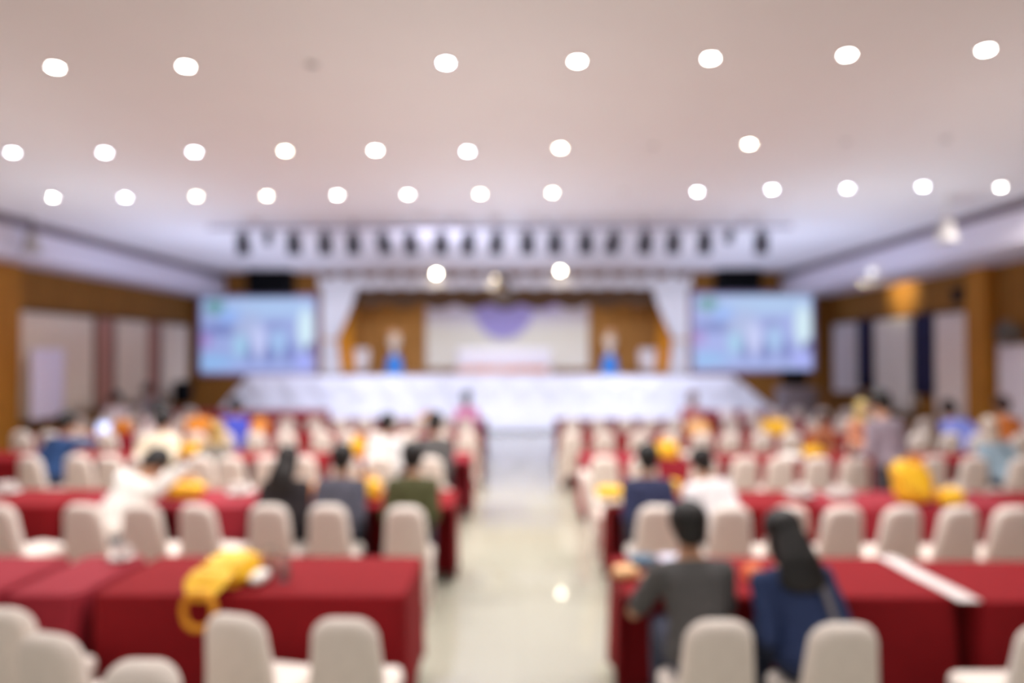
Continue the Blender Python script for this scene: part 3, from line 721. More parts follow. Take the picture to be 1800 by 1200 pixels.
# ------------------------------------------------------------------ covered chairs (faces +y, origin on the floor below the seat)
def outline_back(n=10):
    # half widths from bottom to top, rounded trapezoid
    wb, wt, h, r = .192, .158, .50, .115
    pts = [(-wb, 0), (wb, 0)]
    for i in range(n + 1): a = pi / 2 * i / n; pts.append((wt - r + r * cos(a) * 1.0 + (wb - wt) * 0, h - r + r * sin(a)))
    for i in range(n + 1): a = pi / 2 + pi / 2 * i / n; pts.append((-wt + r + r * cos(a), h - r + r * sin(a)))
    return pts
def make_chair():
    root = empty('covered_chair')
    b = bmesh.new(); out = outline_back(); th = .095
    # lofted padded shell: outline inset toward both faces
    cx, cz = 0, .25
    prof = [(-th / 2, .80), (-th / 2 + .004, .86), (-th / 2 + .018, .93), (-th / 2 + .036, .98), (0, 1), (th / 2 - .036, .98), (th / 2 - .018, .93), (th / 2 - .004, .86), (th / 2, .80)]
    rs = []
    for y, k in prof:
        ins = (1 - k) * .25
        rr = []
        for x, z in out:
            l = sqrt(x * x + (z - cz) ** 2); f = max(0, (l - ins) / l); rr.append(Vector((x * f, y, cz + (z - cz) * f)))
        rs.append(rr)
    loft(b, rs)
    for v in b.verts:
        z = v.co.z; v.co.y += -.205 - .075 * (z / .5) + .4 * v.co.x ** 2; v.co.z = .42 + z * .98
    obj('backrest', b, CHAIRM, root)
    b = bmesh.new(); add_box(b, (0, .005, .435), (.375, .39, .10), .045, 4)
    for v in b.verts:
        if v.co.z > .45: v.co.z += .012 * (1 - (v.co.x / .2) ** 2)
    obj('seat', b, CHAIRM, root)
    # stretch skirt with arched hems between the legs
    b = bmesh.new(); n = 12; ringp = []
    for (ax, ay, bx, by) in ((-1, -1, 1, -1), (1, -1, 1, 1), (1, 1, -1, 1), (-1, 1, -1, -1)):
        for i in range(n): t = i / n; ringp.append((ax + (bx - ax) * t, ay + (by - ay) * t, sin(pi * t)))
    def R_(hx, hy, z, arch): return [Vector((x * hx * (1 - .06 * s), y * hy * (1 - .06 * s), z + arch * s)) for x, y, s in ringp]
    loft(b, [R_(.170, .180, .42, 0), R_(.171, .181, .34, .02), R_(.173, .183, .2, .10), R_(.176, .186, .05, .20)], cap=False)
    obj('skirt', b, CHAIRM, root, solid=.004)
    for x in (-1, 1):
        for y in (-1, 1):
            b = bmesh.new(); add_tube(b, [(x * .170, y * .18, .002), (x * .168, y * .178, .05), (x * .150, y * .160, .41)], [.02, .018, .014], 10); obj('leg', b, CHAIRM, root)
    return root
_chair = None; NCH = {}
CHAIRS = []
def chair(x, yb, row, side, rz=0, label=None):
    """yb = depth of the rear face of the backrest top"""
    global _chair
    # the backrest top sits .34 m behind the origin
    loc = (x - .34 * sin(rz), yb + .34 * cos(rz), 0)
    if _chair is None: _chair = make_chair(); o = _chair; o.location = loc; o.rotation_euler = (0, 0, rz)
    else: o = dup(_chair, loc, rz)
    CHAIRS.append((row, side, abs(x), o, label)); return o
rj = random.Random(11)
# nearest row
chair(xat(395, 3.02), 3.04, 0, -1, -.22); chair(xat(600, 3.0), 3.0, 0, -1, -.02)
chair(xat(65, 2.82), 2.82, 0, -1, -.25, 'cream covered chair turned slightly, nearest row, third from the aisle'); chair(xat(-14, 3.1), 3.1, 0, -1, .0)
chair(xat(265, 2.66), 2.70, 0, -1, pi, 'cream covered chair turned round to face the camera, nearest row')
chair(xat(1271, 3.0), 3.0, 0, 1, .04); chair(xat(1490, 2.97), 2.97, 0, 1, .02); chair(xat(1868, 2.98), 2.98, 0, 1, .03)
# second row
for u, rz in ((22, -.35), (142, -.05), (250, .0), (338, -.2), (475, .05), (580, .0), (708, .12)): chair(xat(u, 5.28), 5.28 if u != 708 else 5.24, 1, -1, rz)
for u, rz in ((1154, .0), (1280, -.1), (1372, .05), (1470, .05), (1580, .1), (1695, .1), (1785, 0), (1880, .1)): chair(xat(u, 5.28), 5.28, 1, 1, rz)
# third row
for u in (45, 120, 187, 262, 335, 400, 462, 538, 602, 668, 758): chair(xat(u, 7.8), 7.8 + rj.uniform(-.05, .05), 2, -1, rj.uniform(-.1, .1))
for u in (1062, 1126, 1240, 1312, 1376, 1442, 1506, 1652, 1722, 1786): chair(xat(u, 7.8), 7.8 + rj.uniform(-.05, .05), 2, 1, rj.uniform(-.1, .1))
# fourth and fifth rows
for r, yb, px in ((3, 10.22, 52), (4, 12.5, 46)):
    for s in (-1, 1):
        u = VPX + s * (92 if r == 3 else 88) if s < 0 else VPX + 93
        while True:
            x = xat(u + rj.uniform(-3, 3), yb)
            if x < -8.7 or x > 7.9 or u < -20 or u > 1830: break
            chair(x, yb + rj.uniform(-.05, .05), r, s, rj.uniform(-.08, .08)); u += s * (px + (6 if rj.random() < .3 else 0))
for s, u0, u1 in ((-1, 330, 255), (1, 1280, 1500)):
    u = u0
    while (s < 0 and xat(u, 14.75) > -8.7) or (s > 0 and xat(u, 14.75) < 7.9):
        chair(xat(u, 14.75), 14.75 + rj.uniform(-.05, .05), 5, s, rj.uniform(-.08, .08)); u += s * 42
rowsof = {}
for c in CHAIRS:
    if c[0] > 0: rowsof.setdefault((c[0], c[1]), []).append(c[3])
for L in rowsof.values():                      # neighbours never closer than the width of a chair
    L.sort(key=lambda o: abs(o.location.x))
    for a, b_ in zip(L, L[1:]):
        sg = 1 if a.location.x > 0 else -1; need = .395 + .52 * max(abs(a.rotation_euler.z), abs(b_.rotation_euler.z))
        if abs(b_.location.x) - abs(a.location.x) < need: b_.location.x = a.location.x + sg * need
by = {}
for c in CHAIRS: by.setdefault((c[0], c[1]), []).append(c)
for (r, s), L in by.items():
    L.sort(key=lambda c: c[2])
    for i, c in enumerate(L):
        tag(c[3], c[4] or 'cream covered chair in the %s, %s, %s from the aisle' % (ROWN[r], SIDE[s], nth(i)), 'chair', 'cream covered chairs, ' + ROWN[r])
# chairs turned sideways at the aisle ends of tables
o = dup(_chair, (.93, 6.98, 0), -pi / 2); tag(o, 'white covered chair standing sideways at the aisle end of a table', 'chair', 'cream covered chairs, second row')

# ------------------------------------------------------------------ people
SKIN = [(206, 158, 128), (190, 140, 108), (222, 176, 148)]
def two_bone(a, t, l1, l2, pole):
    a = Vector(a); t = Vector(t); d = t - a; L = min(d.length, (l1 + l2) * .995); dn = d.normalized(); t = a + dn * L
    c = (l1 * l1 + L * L - l2 * l2) / (2 * L); h = sqrt(max(1e-6, l1 * l1 - c * c))
    pole = Vector(pole); pp = (pole - dn * pole.dot(dn)).normalized()
    return a + dn * c + pp * h, t
def taper(bm, pts, rad, n=12):
    add_tube(bm, pts, rad, n)
    for p, r in zip(pts, rad): add_sphere(bm, p, r * .995, 12, 8)
def hand(bm, w, d, palm_n, s, curl=.5, side=1):
    """palm, four fingers with knuckle bends and a thumb; w wrist, d pointing direction, palm_n out of the palm"""
    d = d.normalized(); pn = (palm_n - d * palm_n.dot(d)).normalized(); r = d.cross(pn)
    q = Matrix((r, d, pn)).transposed()
    add_sphere(bm, w + d * .045 * s, (.040 * s, .052 * s, .017 * s), 14, 10, q)
    for k, (ox, ln) in enumerate(((-.030, .062), (-.010, .076), (.010, .080), (.030, .070))):
        p = w + d * .085 * s + r * ox * s * -side; pts = [w + d * .05 * s + r * ox * .8 * s * -side, p]; dd = d.copy()
        for j, f in enumerate((.45, .32, .23)):
            dd = (dd * cos(curl * (.5 + .3 * j)) + pn * sin(curl * (.5 + .3 * j))).normalized(); p = p + dd * ln * f * s; pts.append(p)
            pn2 = (pn - dd * pn.dot(dd)).normalized()
        taper(bm, pts, [.010 * s, .0098 * s, .009 * s, .0085 * s, .0075 * s], 8)
    b0 = w + d * .02 * s + r * .03 * s * side
    taper(bm, [b0, b0 + (r * side * .03 + d * .03 + pn * .008) * s, b0 + (r * side * .042 + d * .058 + pn * .02) * s], [.013 * s, .011 * s, .009 * s], 8)
def person(loc, rz, label, shirt=(90, 90, 90), trousers=(40, 42, 52), seated=True, sc=.96, lean=.2, side=0., twist=0., head=(0, 0, 0), hair='short', haircol=(22, 18, 17), skin=0,
           wl=(-.12, .20, .735), wr=(.12, .20, .735), pl_=(-.22, -.7, -.5), pr_=(.22, -.7, -.5), sleeve='long', vox=.012, face=False, strap=None, extra=None, skirt=None, group=None):
    sc *= .94; vox = .016 if loc[1] > 7 else vox
    if seated: lean += .06
    P = Vector((0, 0, .503 / sc + .114 if seated else .92))
    sd = Vector((sin(side) * cos(lean), sin(lean), cos(lean) * cos(side))).normalized()
    rt = Vector((cos(twist), sin(twist), 0)); rt = (rt - sd * rt.dot(sd)).normalized(); fw = sd.cross(rt)
    b = bmesh.new(); sh = bmesh.new(); tr = bmesh.new()
    hip_r, hip_f = Vector((1, 0, 0)), Vector((0, 1, 0))
    # torso rings follow a curving spine
    spec = [(-.08, .125, .10), (-.03, .165, .122), (.05, .165, .12), (.17, .14, .105), (.30, .158, .115), (.39, .168, .108), (.44, .132, .09), (.48, .085, .07), (.515, .06, .058)]
    rb, rs = [], []
    for z, w, d in spec:
        t = min(1, max(0, z / .3)); ax = (Vector((0, 0, 1)) * (1 - t) + sd * t).normalized()
        c = P + (Vector((0, 0, z)) if z < 0 else ax * z); u = (hip_r * (1 - t) + rt * t).normalized(); v = ax.cross(u).normalized()
        rb.append(ring(c, u, v, w, d, 18)); rs.append(ring(c, u, v, w + .014, d + .016, 18))
    loft(b, rb); loft(sh, rs[1 if seated else 0:8])
    top = P + sd * .515
    hy, hp, hr = head
    hu = (sd * .45 + Vector((0, 0, 1)) * .55).normalized(); hf = fw
    q = Matrix.Rotation(hy, 3, hu) ; hf = q @ (hf - hu * hf.dot(hu)).normalized(); hr_ = hf.cross(hu)
    q = Matrix.Rotation(-hp, 3, hr_) @ Matrix.Rotation(hr, 3, hf); hf = q @ hf; hu = q @ hu; hr_ = hf.cross(hu)
    B = Matrix((hr_, hf, hu)).transposed(); hc = top + (sd * .3 + hu * .7).normalized() * .148
    B = B @ Matrix.Diagonal((1.10, 1.08, 1.06)); H = lambda x, y, z: hc + B @ Vector((x, y, z))
    taper(b, [P + sd * .44, top, H(0, -.02, -.07)], [.06, .054, .054])
    add_sphere(b, H(0, -.008, .02), (.075, .093, .098), 20, 14, B); add_sphere(b, H(0, .02, -.035), (.060, .070, .092), 18, 12, B); add_sphere(b, H(0, .058, -.100), (.03, .028, .026), 12, 8, B)
    add_sphere(b, H(0, .094, -.022), (.015, .022, .026), 10, 8, B); add_sphere(b, H(0, .086, .02), (.05, .012, .01), 10, 8, B)
    for s in (-1, 1): add_sphere(b, H(s * .077, -.005, -.012), (.011, .024, .032), 10, 8, B)
    add_sphere(sh, P + Vector((0, 0, .035)) - fw * .005, (.186, .146, .11), 18, 12)
    # arms
    for s, w, pole in ((-1, wl, pl_), (1, wr, pr_)):
        S = P + sd * .405 + rt * (.172 * s)
        E, Wp = two_bone(S, w, .285, .255, pole)
        taper(b, [P + sd * .41 + rt * .10 * s, S, S.lerp(E, .5), E, E.lerp(Wp, .3), Wp], [.06, .056, .048, .040, .041, .027])
        d = (Wp - E).normalized(); d = (d + Vector((0, 0, -.15))).normalized()
        hand(b, Wp, d, Vector((0, .1, -1)) if abs(d.z) < .8 else Vector((-s, 0, 0)), 1, .45, -s)
        if sleeve == 'long': taper(sh, [P + sd * .41 + rt * .10 * s, S, S.lerp(E, .5), E, E.lerp(Wp, .3), E.lerp(Wp, .9)], [.072, .070, .062, .054, .053, .040])
        else: taper(sh, [P + sd * .41 + rt * .10 * s, S, S.lerp(E, .78)], [.072, .072, .064])
    # legs
    for s in (-1, 1):
        h = P + Vector((.088 * s, 0, -.02))
        if seated: k = P + Vector((.11 * s, .42, -.01)); a = Vector((.11 * s, .40, .085))
        else: k = Vector((.095 * s, .03 + .02 * s, .50)); a = Vector((.10 * s, -.01 - .05 * s, .085))
        taper(b, [h, h.lerp(k, .5), k, k.lerp(a, .35), a], [.082, .073, .055, .054, .036])
        taper(tr, [h, h.lerp(k, .5), k, k.lerp(a, .35), a.lerp(k, .06)], [.092, .085, .068, .066, .052])
        add_sphere(b, a + Vector((0, .06, -.045)), (.04, .115, .034), 12, 8)
        sb = (lambda q, a=a: (add_sphere(q, a + Vector((0, .055, -.046)), (.048, .135, .038), 14, 8), add_sphere(q, a + Vector((0, -.01, -.02)), (.045, .05, .055), 12, 8), q)[2])(bmesh.new())
        if s < 0: shoeL = sb
        else: shoeR = sb
    loft(tr, [ring(P + Vector((0, 0, z)), hip_r, hip_f, w, d, 18) for z, w, d in ((-.10, .13, .105), (-.04, .18, .136), (.04, .178, .132), (.10, .165, .125))])
    sk = SKIN[skin]
    body = remeshed('person', b, mat('skin_%d' % skin, sk, .55, .03, 12), None, vox, 2)
    body.location = loc; body.rotation_euler = (0, 0, rz); body.scale = (sc, sc, sc)
    key = 'cloth_%d_%d_%d' % tuple(shirt)
    remeshed('shirt', sh, mat(key, shirt, .8, .06, 14, .15), body, vox * 1.1, 3)
    remeshed('trousers' if skirt is None else 'long_skirt', tr, mat('cloth_%d_%d_%d' % tuple(trousers), trousers, .8, .06, 14, .15), body, .014, 3)
    for q in (shoeL, shoeR): remeshed('shoe', q, mat('shoe_black', (28, 26, 26), .4, .05), body, .01, 2)
    hb = bmesh.new(); hm = mat('hair_%d_%d_%d' % tuple(haircol), haircol, .5, .15, 30, .2)
    if hair in ('short', 'long', 'bun'):
        add_sphere(hb, H(0, -.022, .026), (.098, .108, .106), 20, 14, B); add_sphere(hb, H(0, -.055, -.03), (.086, .06, .08), 14, 10, B)
        for s in (-1, 1): add_sphere(hb, H(s * .068, -.01, .02), (.02, .05, .045), 10, 8, B)
    if hair == 'bun': add_sphere(hb, H(0, -.13, .04), (.05, .045, .05), 14, 10, B)
    if hair == 'long':
        dn = -(sd * .8 + Vector((0, 0, .2))).normalized(); bk = -fw
        c0 = H(0, -.07, -.05)
        for k in range(13):
            t = k / 12; add_sphere(hb, c0 + dn * (.21 * t) + bk * (.025 + .045 * min(1, t * 1.6)), (.092 + .045 * t, .046, .08), 14, 10)
        for s in (-1, 1): add_sphere(hb, H(s * .07, -.03, -.07), (.03, .05, .1), 10, 8, B)
    if hair == 'scarf':
        add_sphere(hb, H(0, -.022, .02), (.095, .108, .116), 20, 14, B); add_sphere(hb, H(0, -.03, -.09), (.085, .085, .09), 16, 10, B)
        add_sphere(hb, top + sd * -.02, (.15, .125, .07), 16, 10)
    if hair == 'cap':
        add_sphere(hb, H(0, -.012, .04), (.086, .104, .094), 20, 14, B); add_sphere(hb, H(0, .12, .035), (.062, .07, .012), 14, 8, B)
    remeshed({'scarf': 'headscarf', 'cap': 'cap'}.get(hair, 'hair'), hb, hm, body, min(vox, .011), 2)
    if face:
        for s in (-1, 1):
            e = bmesh.new(); add_sphere(e, H(s * .031, .082, .0), (.014, .010, .009), 12, 8, B); obj('eye', e, mat('eye_dark', (40, 30, 26), .2, .02), body)
        e = bmesh.new(); add_sphere(e, H(0, .087, -.066), (.024, .010, .008), 12, 8, B); obj('lips', e, mat('lips', (176, 96, 90), .5, .02), body)
    if strap:
        e = bmesh.new(); pts = []
        for i in range(14):
            t = i / 13; z = .46 - .52 * t; x = .10 + .06 * t; pts.append(P + sd * max(z, 0) + Vector((0, 0, min(z, 0))) + rt * x - fw * (.128 + .012 * sin(pi * t) - .05 * max(0, (.1 - t) * 8)))
        for p0, p1 in zip(pts, pts[1:]): pass
        vs = [(p - rt * .017, p + rt * .017) for p in pts]; g = [(e.verts.new(a), e.verts.new(c)) for a, c in vs]
        for (a, c), (d, f) in zip(g, g[1:]): e.faces.new((a, c, f, d))
        obj('bag_strap', e, mat('strap_grey', strap, .7, .05), body, solid=.006)
    return tag(body, label, 'person', group)
SEATED, TAKEN = [], []
def sit(u, y, **k):
    """on the chair that stands nearest to that spot"""
    x = xat(u, y); rz = k.pop('rz', None); lab = k.pop('label'); dx = k.pop('dx', 0); dy = k.pop('dy', 0)
    c = min((c[3] for c in CHAIRS), key=lambda o: (o.location.x - x * o.location.y / y) ** 2 + 4 * (o.location.y - y - .34) ** 2)
    xs = x / y * c.location.y * 1.0; c.location.x += max(-.10, min(.10, xs - c.location.x))
    if rz is None: rz = c.rotation_euler.z * .5
    c.rotation_euler.z = rz; off = .045 + dy
    X, Y = c.location.x - off * sin(rz) + dx, c.location.y + off * cos(rz)
    SEATED.append((X - .42 * sin(rz), Y + .42 * cos(rz) + .28 + .1 * abs(sin(rz)))); TAKEN.append(c)
    return person((X, Y, 0), rz, lab, **k)
# nearest row
sit(1232, 3.0, label='person with short black hair in charcoal shirt seated beside the aisle', shirt=(84, 82, 82), trousers=(60, 64, 84), sc=1.0, lean=.20, side=-.03, sleeve='short', vox=.008, wl=(-.20, .40, .90), wr=(.10, .40, .90), pl_=(-.55, -.2, -.8), pr_=(.3, -.2, -.9), head=(0, .08, 0), skin=1)
sit(1432, 2.97, label='person with long black hair in navy blue top with grey bag strap', shirt=(34, 52, 94), trousers=(32, 42, 64), sc=.96, lean=.26, side=-.10, dx=-.02, hair='long', vox=.008, head=(.2, .2, 0), strap=(128, 124, 130), skin=0)
# second row, beige curtain side
sit(186, 5.3, label='person in white shirt bending over the second row table', shirt=(240, 236, 230), trousers=(88, 96, 108), sc=1.06, lean=.48, side=.32, dx=.02, sleeve='long', wl=(.05, .50, .93), wr=(.26, .44, 1.0), pl_=(-1, -.3, .3), pr_=(.8, -.3, .4), head=(-.35, .75, 0), skin=1)
sit(494, 5.3, label='person with long dark hair in black clothes at the second row table', shirt=(38, 30, 34), trousers=(30, 28, 34), sc=.97, lean=.22, hair='long', haircol=(26, 18, 16), head=(-.15, .1, 0))
sit(594, 5.3, label='person in slate grey jacket, second row, between the black clothed and olive clothed people', shirt=(86, 86, 100), trousers=(40, 42, 54), sc=.99, lean=.16, skin=1)
sit(722, 5.26, label='person in olive green jacket at the aisle end of the second row', shirt=(74, 74, 38), trousers=(32, 40, 66), sc=1.02, lean=.15, rz=.02)
# second row, navy curtain side
sit(1143, 5.3, label='person in navy jacket at the second row table beside yellow folders', shirt=(42, 48, 84), trousers=(34, 36, 52), sc=1.0, lean=.14, haircol=(16, 17, 17))
sit(1268, 5.3, label='person with tied black hair in white blouse at the second row table', shirt=(234, 230, 232), trousers=(54, 54, 64), sc=.97, lean=.26, side=-.16, dx=-.03, hair='bun', head=(.3, .3, 0))
# third row
sit(90, 7.8, label='person in dark blue shirt turned aside with hand raised to face', shirt=(36, 70, 120), trousers=(36, 44, 66), sc=1.06, lean=.22, side=.06, rz=-.2, sleeve='short', wl=(-.11, .20, .74), wr=(.16, .22, 1.14), pr_=(.6, .5, -.6), skin=1, face=True, head=(-.3, .1, 0))
sit(268, 7.8, label='person in cream jacket with black hair leaning over the third row table', shirt=(238, 222, 194), trousers=(60, 48, 52), sc=1.12, lean=.30, side=-.05, head=(0, .1, 0))
sit(372, 7.8, label='person with khaki headscarf in grey at the third row table', shirt=(120, 112, 104), trousers=(50, 46, 50), sc=.92, lean=.32, hair='scarf', haircol=(184, 152, 88))
sit(676, 7.8, label='person in white shirt at the third row table, near the aisle', shirt=(222, 220, 220), trousers=(60, 60, 70), sc=1.04, lean=.16, side=.02, head=(-.2, 0, 0))
sit(762, 7.8, label='person in dark grey shirt at the aisle end of the third row', shirt=(92, 90, 90), trousers=(44, 44, 52), sc=1.06, lean=.12)
p = at(1560, 700, y=7.35)
person((p.x, 7.3, 0), .25, 'standing person in lavender grey shirt and dark trousers bending over a table', shirt=(156, 144, 158), trousers=(70, 70, 78), seated=False, sc=1.07, lean=.20, wl=(-.2, .26, .98), wr=(.14, .26, .98), head=(.3, .3, 0), haircol=(20, 17, 15))
sit(1812, 7.8, label='person in light blue shirt, third row, nearest the navy curtain wall', shirt=(152, 176, 192), trousers=(60, 60, 72), sc=1.0, lean=.3, side=-.12, hair='scarf', haircol=(206, 192, 176))
# fourth row
sit(408, 10.2, label='person in royal blue shirt at the fourth row table', shirt=(66, 78, 190), trousers=(40, 40, 70), sc=1.08, lean=.14)
sit(1700, 10.2, label='person in periwinkle blue shirt bending over the fourth row table', shirt=(128, 140, 216), trousers=(50, 52, 80), sc=1.10, lean=.38, side=-.20)
sit(1796, 10.2, label='person in orange shirt at the fourth row by the white board', shirt=(206, 116, 48), trousers=(50, 44, 44), sc=1.12, lean=.16, haircol=(60, 36, 28))
p = at(1484, 700, y=10.0)
person((p.x, 9.55, 0), pi + .1, 'person with yellow headscarf and peach blouse facing the camera', shirt=(238, 172, 138), trousers=(120, 96, 80), seated=False, sc=.90, lean=.10, hair='scarf', haircol=(206, 184, 116), face=True, skin=2, wl=(-.16, .32, 1.02), wr=(.16, .32, 1.02))
p = at(1452, 730, y=9.4)
person((p.x, 9.52, 0), pi - .4, 'person with short dark hair in rust brown clothes facing the camera', shirt=(176, 110, 74), trousers=(90, 66, 54), seated=False, sc=.80, lean=.12, face=True, skin=1)
# fifth and sixth rows, far off
sit(812, 12.5, label='person in pink blouse at the aisle end of the fifth row', shirt=(222, 130, 186), trousers=(150, 60, 90), sc=1.04, lean=.02)
sit(279, 10.2, label='person with black hair in pale pink, fourth row, near the beige curtains', shirt=(206, 186, 186), trousers=(60, 48, 52), sc=1.02, lean=.1)
sit(212, 12.5, label='person with black hair in white, fifth row, near the beige curtains', shirt=(216, 206, 212), trousers=(60, 56, 62), sc=1.03, lean=.02)
sit(244, 14.75, label='person with dark hair in grey, sixth row, near the beige curtains', shirt=(150, 140, 142), trousers=(60, 56, 62), sc=1.10, lean=.08)
sit(1212, 12.5, label='person in brownish pink clothes alone in the fifth row', shirt=(196, 104, 106), trousers=(90, 60, 60), sc=1.03, lean=.0, haircol=(140, 96, 72))

# the knees of seated people push the cloth inwards
def sstep(a, b_, x): t = max(0, min(1, (x - a) / (b_ - a))); return t * t * (3 - 2 * t)
for xa_, xb_, yf_, to in TABLES:
    near = [(px, py) for px, py in SEATED if xa_ - .3 < px < xb_ + .3 and yf_ - .1 < py < yf_ + TD]
    if not near: continue
    for ch in to.children:
        if not ch.name.startswith('tablecloth'): continue
        ch.data = ch.data.copy()
        for v in ch.data.vertices:
            if v.co.y > -TD / 2 + .20 or v.co.z > TH - .015: continue
            for px, py in near:
                k = sstep(.42, .30, abs(v.co.x + to.location.x - px)) * sstep(TH - .02, TH - .09, v.co.z)
                tgt = py - to.location.y
                if tgt > v.co.y: v.co.y += (tgt - v.co.y) * k

# relax: empty chairs give way to the ones people sit on
for L in rowsof.values():
    for it in range(150):
        L.sort(key=lambda o: o.location.x)
        for a, b_ in zip(L, L[1:]):
            need = .395 + .52 * max(abs(a.rotation_euler.z), abs(b_.rotation_euler.z)); gap = b_.location.x - a.location.x
            if gap < need and abs(a.location.y - b_.location.y) < .45:
                fa, fb = a not in TAKEN, b_ not in TAKEN; e = (need - gap) + .001
                if fa and fb: a.location.x -= e / 2; b_.location.x += e / 2
                elif fa: a.location.x -= e
                elif fb: b_.location.x += e

# ------------------------------------------------------------------ bags, papers and cups on the tables
TZ = TH + .012
def lump(b, size, seed, flat=.5, n=3):
    """soft crumpled bag body resting on z = 0"""
    q = random.Random(seed); vs = bmesh.ops.create_icosphere(b, subdivisions=4, radius=1)['verts']
    ph = [q.random() * 6 for _ in range(6)]
    for v in vs:
        p = v.co.copy(); e = .55
        x, y, z = [math.copysign(abs(c) ** e, c) for c in p]
        k = 1 + .07 * sin(3 * p.x + ph[0]) * cos(4 * p.y + ph[1]) + .05 * sin(7 * p.z + 5 * p.x + ph[2]) + .03 * sin(11 * p.y + 6 * p.x + ph[3])
        v.co = Vector((x * k * size[0] / 2, y * k * size[1] / 2, max(-1, min(1.15, z * k)) * size[2] / 2 + size[2] / 2))
        if v.co.z < .004: v.co.z = .004
    return b
def bag(u, y, size, label, m=YEL, z=TZ, rz=0, handles=True, group='yellow bags on the tables', lean=0, seed=None):
    o = empty('tote_bag', (xat(u, y), y, z), rz); sd = int(u) if seed is None else seed
    b = lump(bmesh.new(), size, sd)
    if lean:
        for v in b.verts: v.co.x += lean * v.co.z
    obj('body', b, m, o)
    if handles:
        for s in (-1, 1):
            b = bmesh.new(); w = size[0] * .28; pts = [(-w, s * size[1] * .2, size[2] * .8)]
            for i in range(9): a = pi * i / 8; pts.append((-w * cos(a) * .9 + size[0] * .05 * s, s * (size[1] * .2 + .05 * sin(a)), size[2] * .95 + .05 * sin(a)))
            pts.append((w, s * size[1] * .2, size[2] * .8)); add_tube(b, pts, .010, 8, True); obj('handle', b, YELD if m is YEL else m, o)
    return tag(o, label, 'bag', group)
def ty(r, t): return ROWF[r] + TD * t
# the big one that hangs over the near table edge
o = empty('tote_bag', (xat(384, 3.80), ROWF[0], TZ))
b = lump(bmesh.new(), (.27, .34, .15), 5)
for v in b.verts: v.co.y += .22; v.co.x += .10 * (v.co.y - .2)
obj('body', b, YEL, o)
b = bmesh.new(); rs = []
for k, (yy, zz, w) in enumerate(((.16, .10, .10), (.06, .10, .12), (-.02, .08, .12), (-.065, .045, .10), (-.085, .02, .07), (-.09, .005, .04))):
    rs.append(ring((-.03, yy, zz), Vector((1, 0, 0)), Vector((0, .35, 1)).normalized() if k < 3 else Vector((0, 1, .3)).normalized(), w, .024, 16))
loft(b, rs); obj('front_flap', b, YEL, o)
b = bmesh.new(); pts = []
for i in range(21): a = pi * .62 + (2 * pi * .93) * i / 20; pts.append((-.03 + .085 * cos(a), -.108 - .004 * sin(i), -.055 + .095 * sin(a)))
add_tube(b, pts, .019, 10, True); obj('handle', b, YELD, o)
b = bmesh.new(); add_sphere(b, (.19, .18, .04), (.05, .10, .035), 14, 10); obj('paper_wad', b, PAPER, o)
tag(o, 'big yellow bag on the near red table, its strap hanging down the front', 'bag', 'yellow bags on the tables')
# on the second row
bag(328, ty(1, .5), (.32, .26, .13), 'yellow bag lying flat on the second row table beside the bending person in white', rz=.3)
bag(640, ty(1, .40), (.32, .24, .17), 'square bright yellow bag on the second row table between grey and olive jackets')
bag(560, ty(1, .30), (.17, .16, .15), 'small peach coloured pouch on the second row table', m=mat('pouch_peach', (232, 150, 92), .6, .08), handles=False)
bag(752, ty(1, .32), (.2, .18, .12), 'small rose red pouch near the aisle end of the second row', m=mat('pouch_rose', (214, 84, 100), .6, .1), handles=False)
bag(1180, ty(1, .70), (.16, .16, .14), 'small golden bag behind the person in navy jacket', handles=False)
bag(1604, ty(1, .30), (.30, .28, .36), 'tall bright yellow bag standing slumped on the second row table', lean=-.15, rz=-.1)
bag(1662, ty(1, .16), (.20, .18, .14), 'yellow drawstring pouch against the tall slumped yellow bag', handles=False, lean=.2)
bag(268, ty(1, .62), (.27, .24, .24), 'round white plastic bag on the table behind the bending person', m=mat('plastic_white', (240, 236, 232), .4, .02), handles=False, group=None)
# a bag and a beige one on a second row chair
cs = [c for c in CHAIRS if c[0] == 1 and c[1] == -1]
bag(409, 5.40, (.11, .20, .36), 'cream coloured bag standing in the gap between second row chairs', m=mat('bag_cream', (224, 198, 156), .6, .08), z=.002, handles=False, group=None)
bag(429, 5.40, (.06, .16, .42), 'slim yellow bag beside the cream bag between chairs', z=.002, handles=False)
# folders and papers at the aisle end of the second row
def papers(u, y, w, d, h, label, z=TZ, m=PAPER, rz=0, name='paper_stack'):
    o = empty(name, (xat(u, y), y, z), rz); q = random.Random(int(u)); n = 5
    b = bmesh.new()
    for k in range(n):
        add_box(b, (q.uniform(-.012, .012), q.uniform(-.01, .01), h * (k + .5) / n), (w, d, h / n * .98), .002, 1, Matrix.Rotation(q.uniform(-.08, .08), 3, 'Z'))
    obj('sheets', b, m, o); return tag(o, label, 'papers', None)
papers(1080, ty(1, .30), .36, .30, .03, 'white papers at the aisle end of the second row table, under yellow folders')
bag(1078, ty(1, .34), (.30, .22, .09), 'flat yellow bag on the white papers at the aisle end', z=TZ + .032, handles=False)
papers(1134, ty(1, .66), .18, .24, .03, 'small cream paper pile behind the yellow bag at the aisle end')
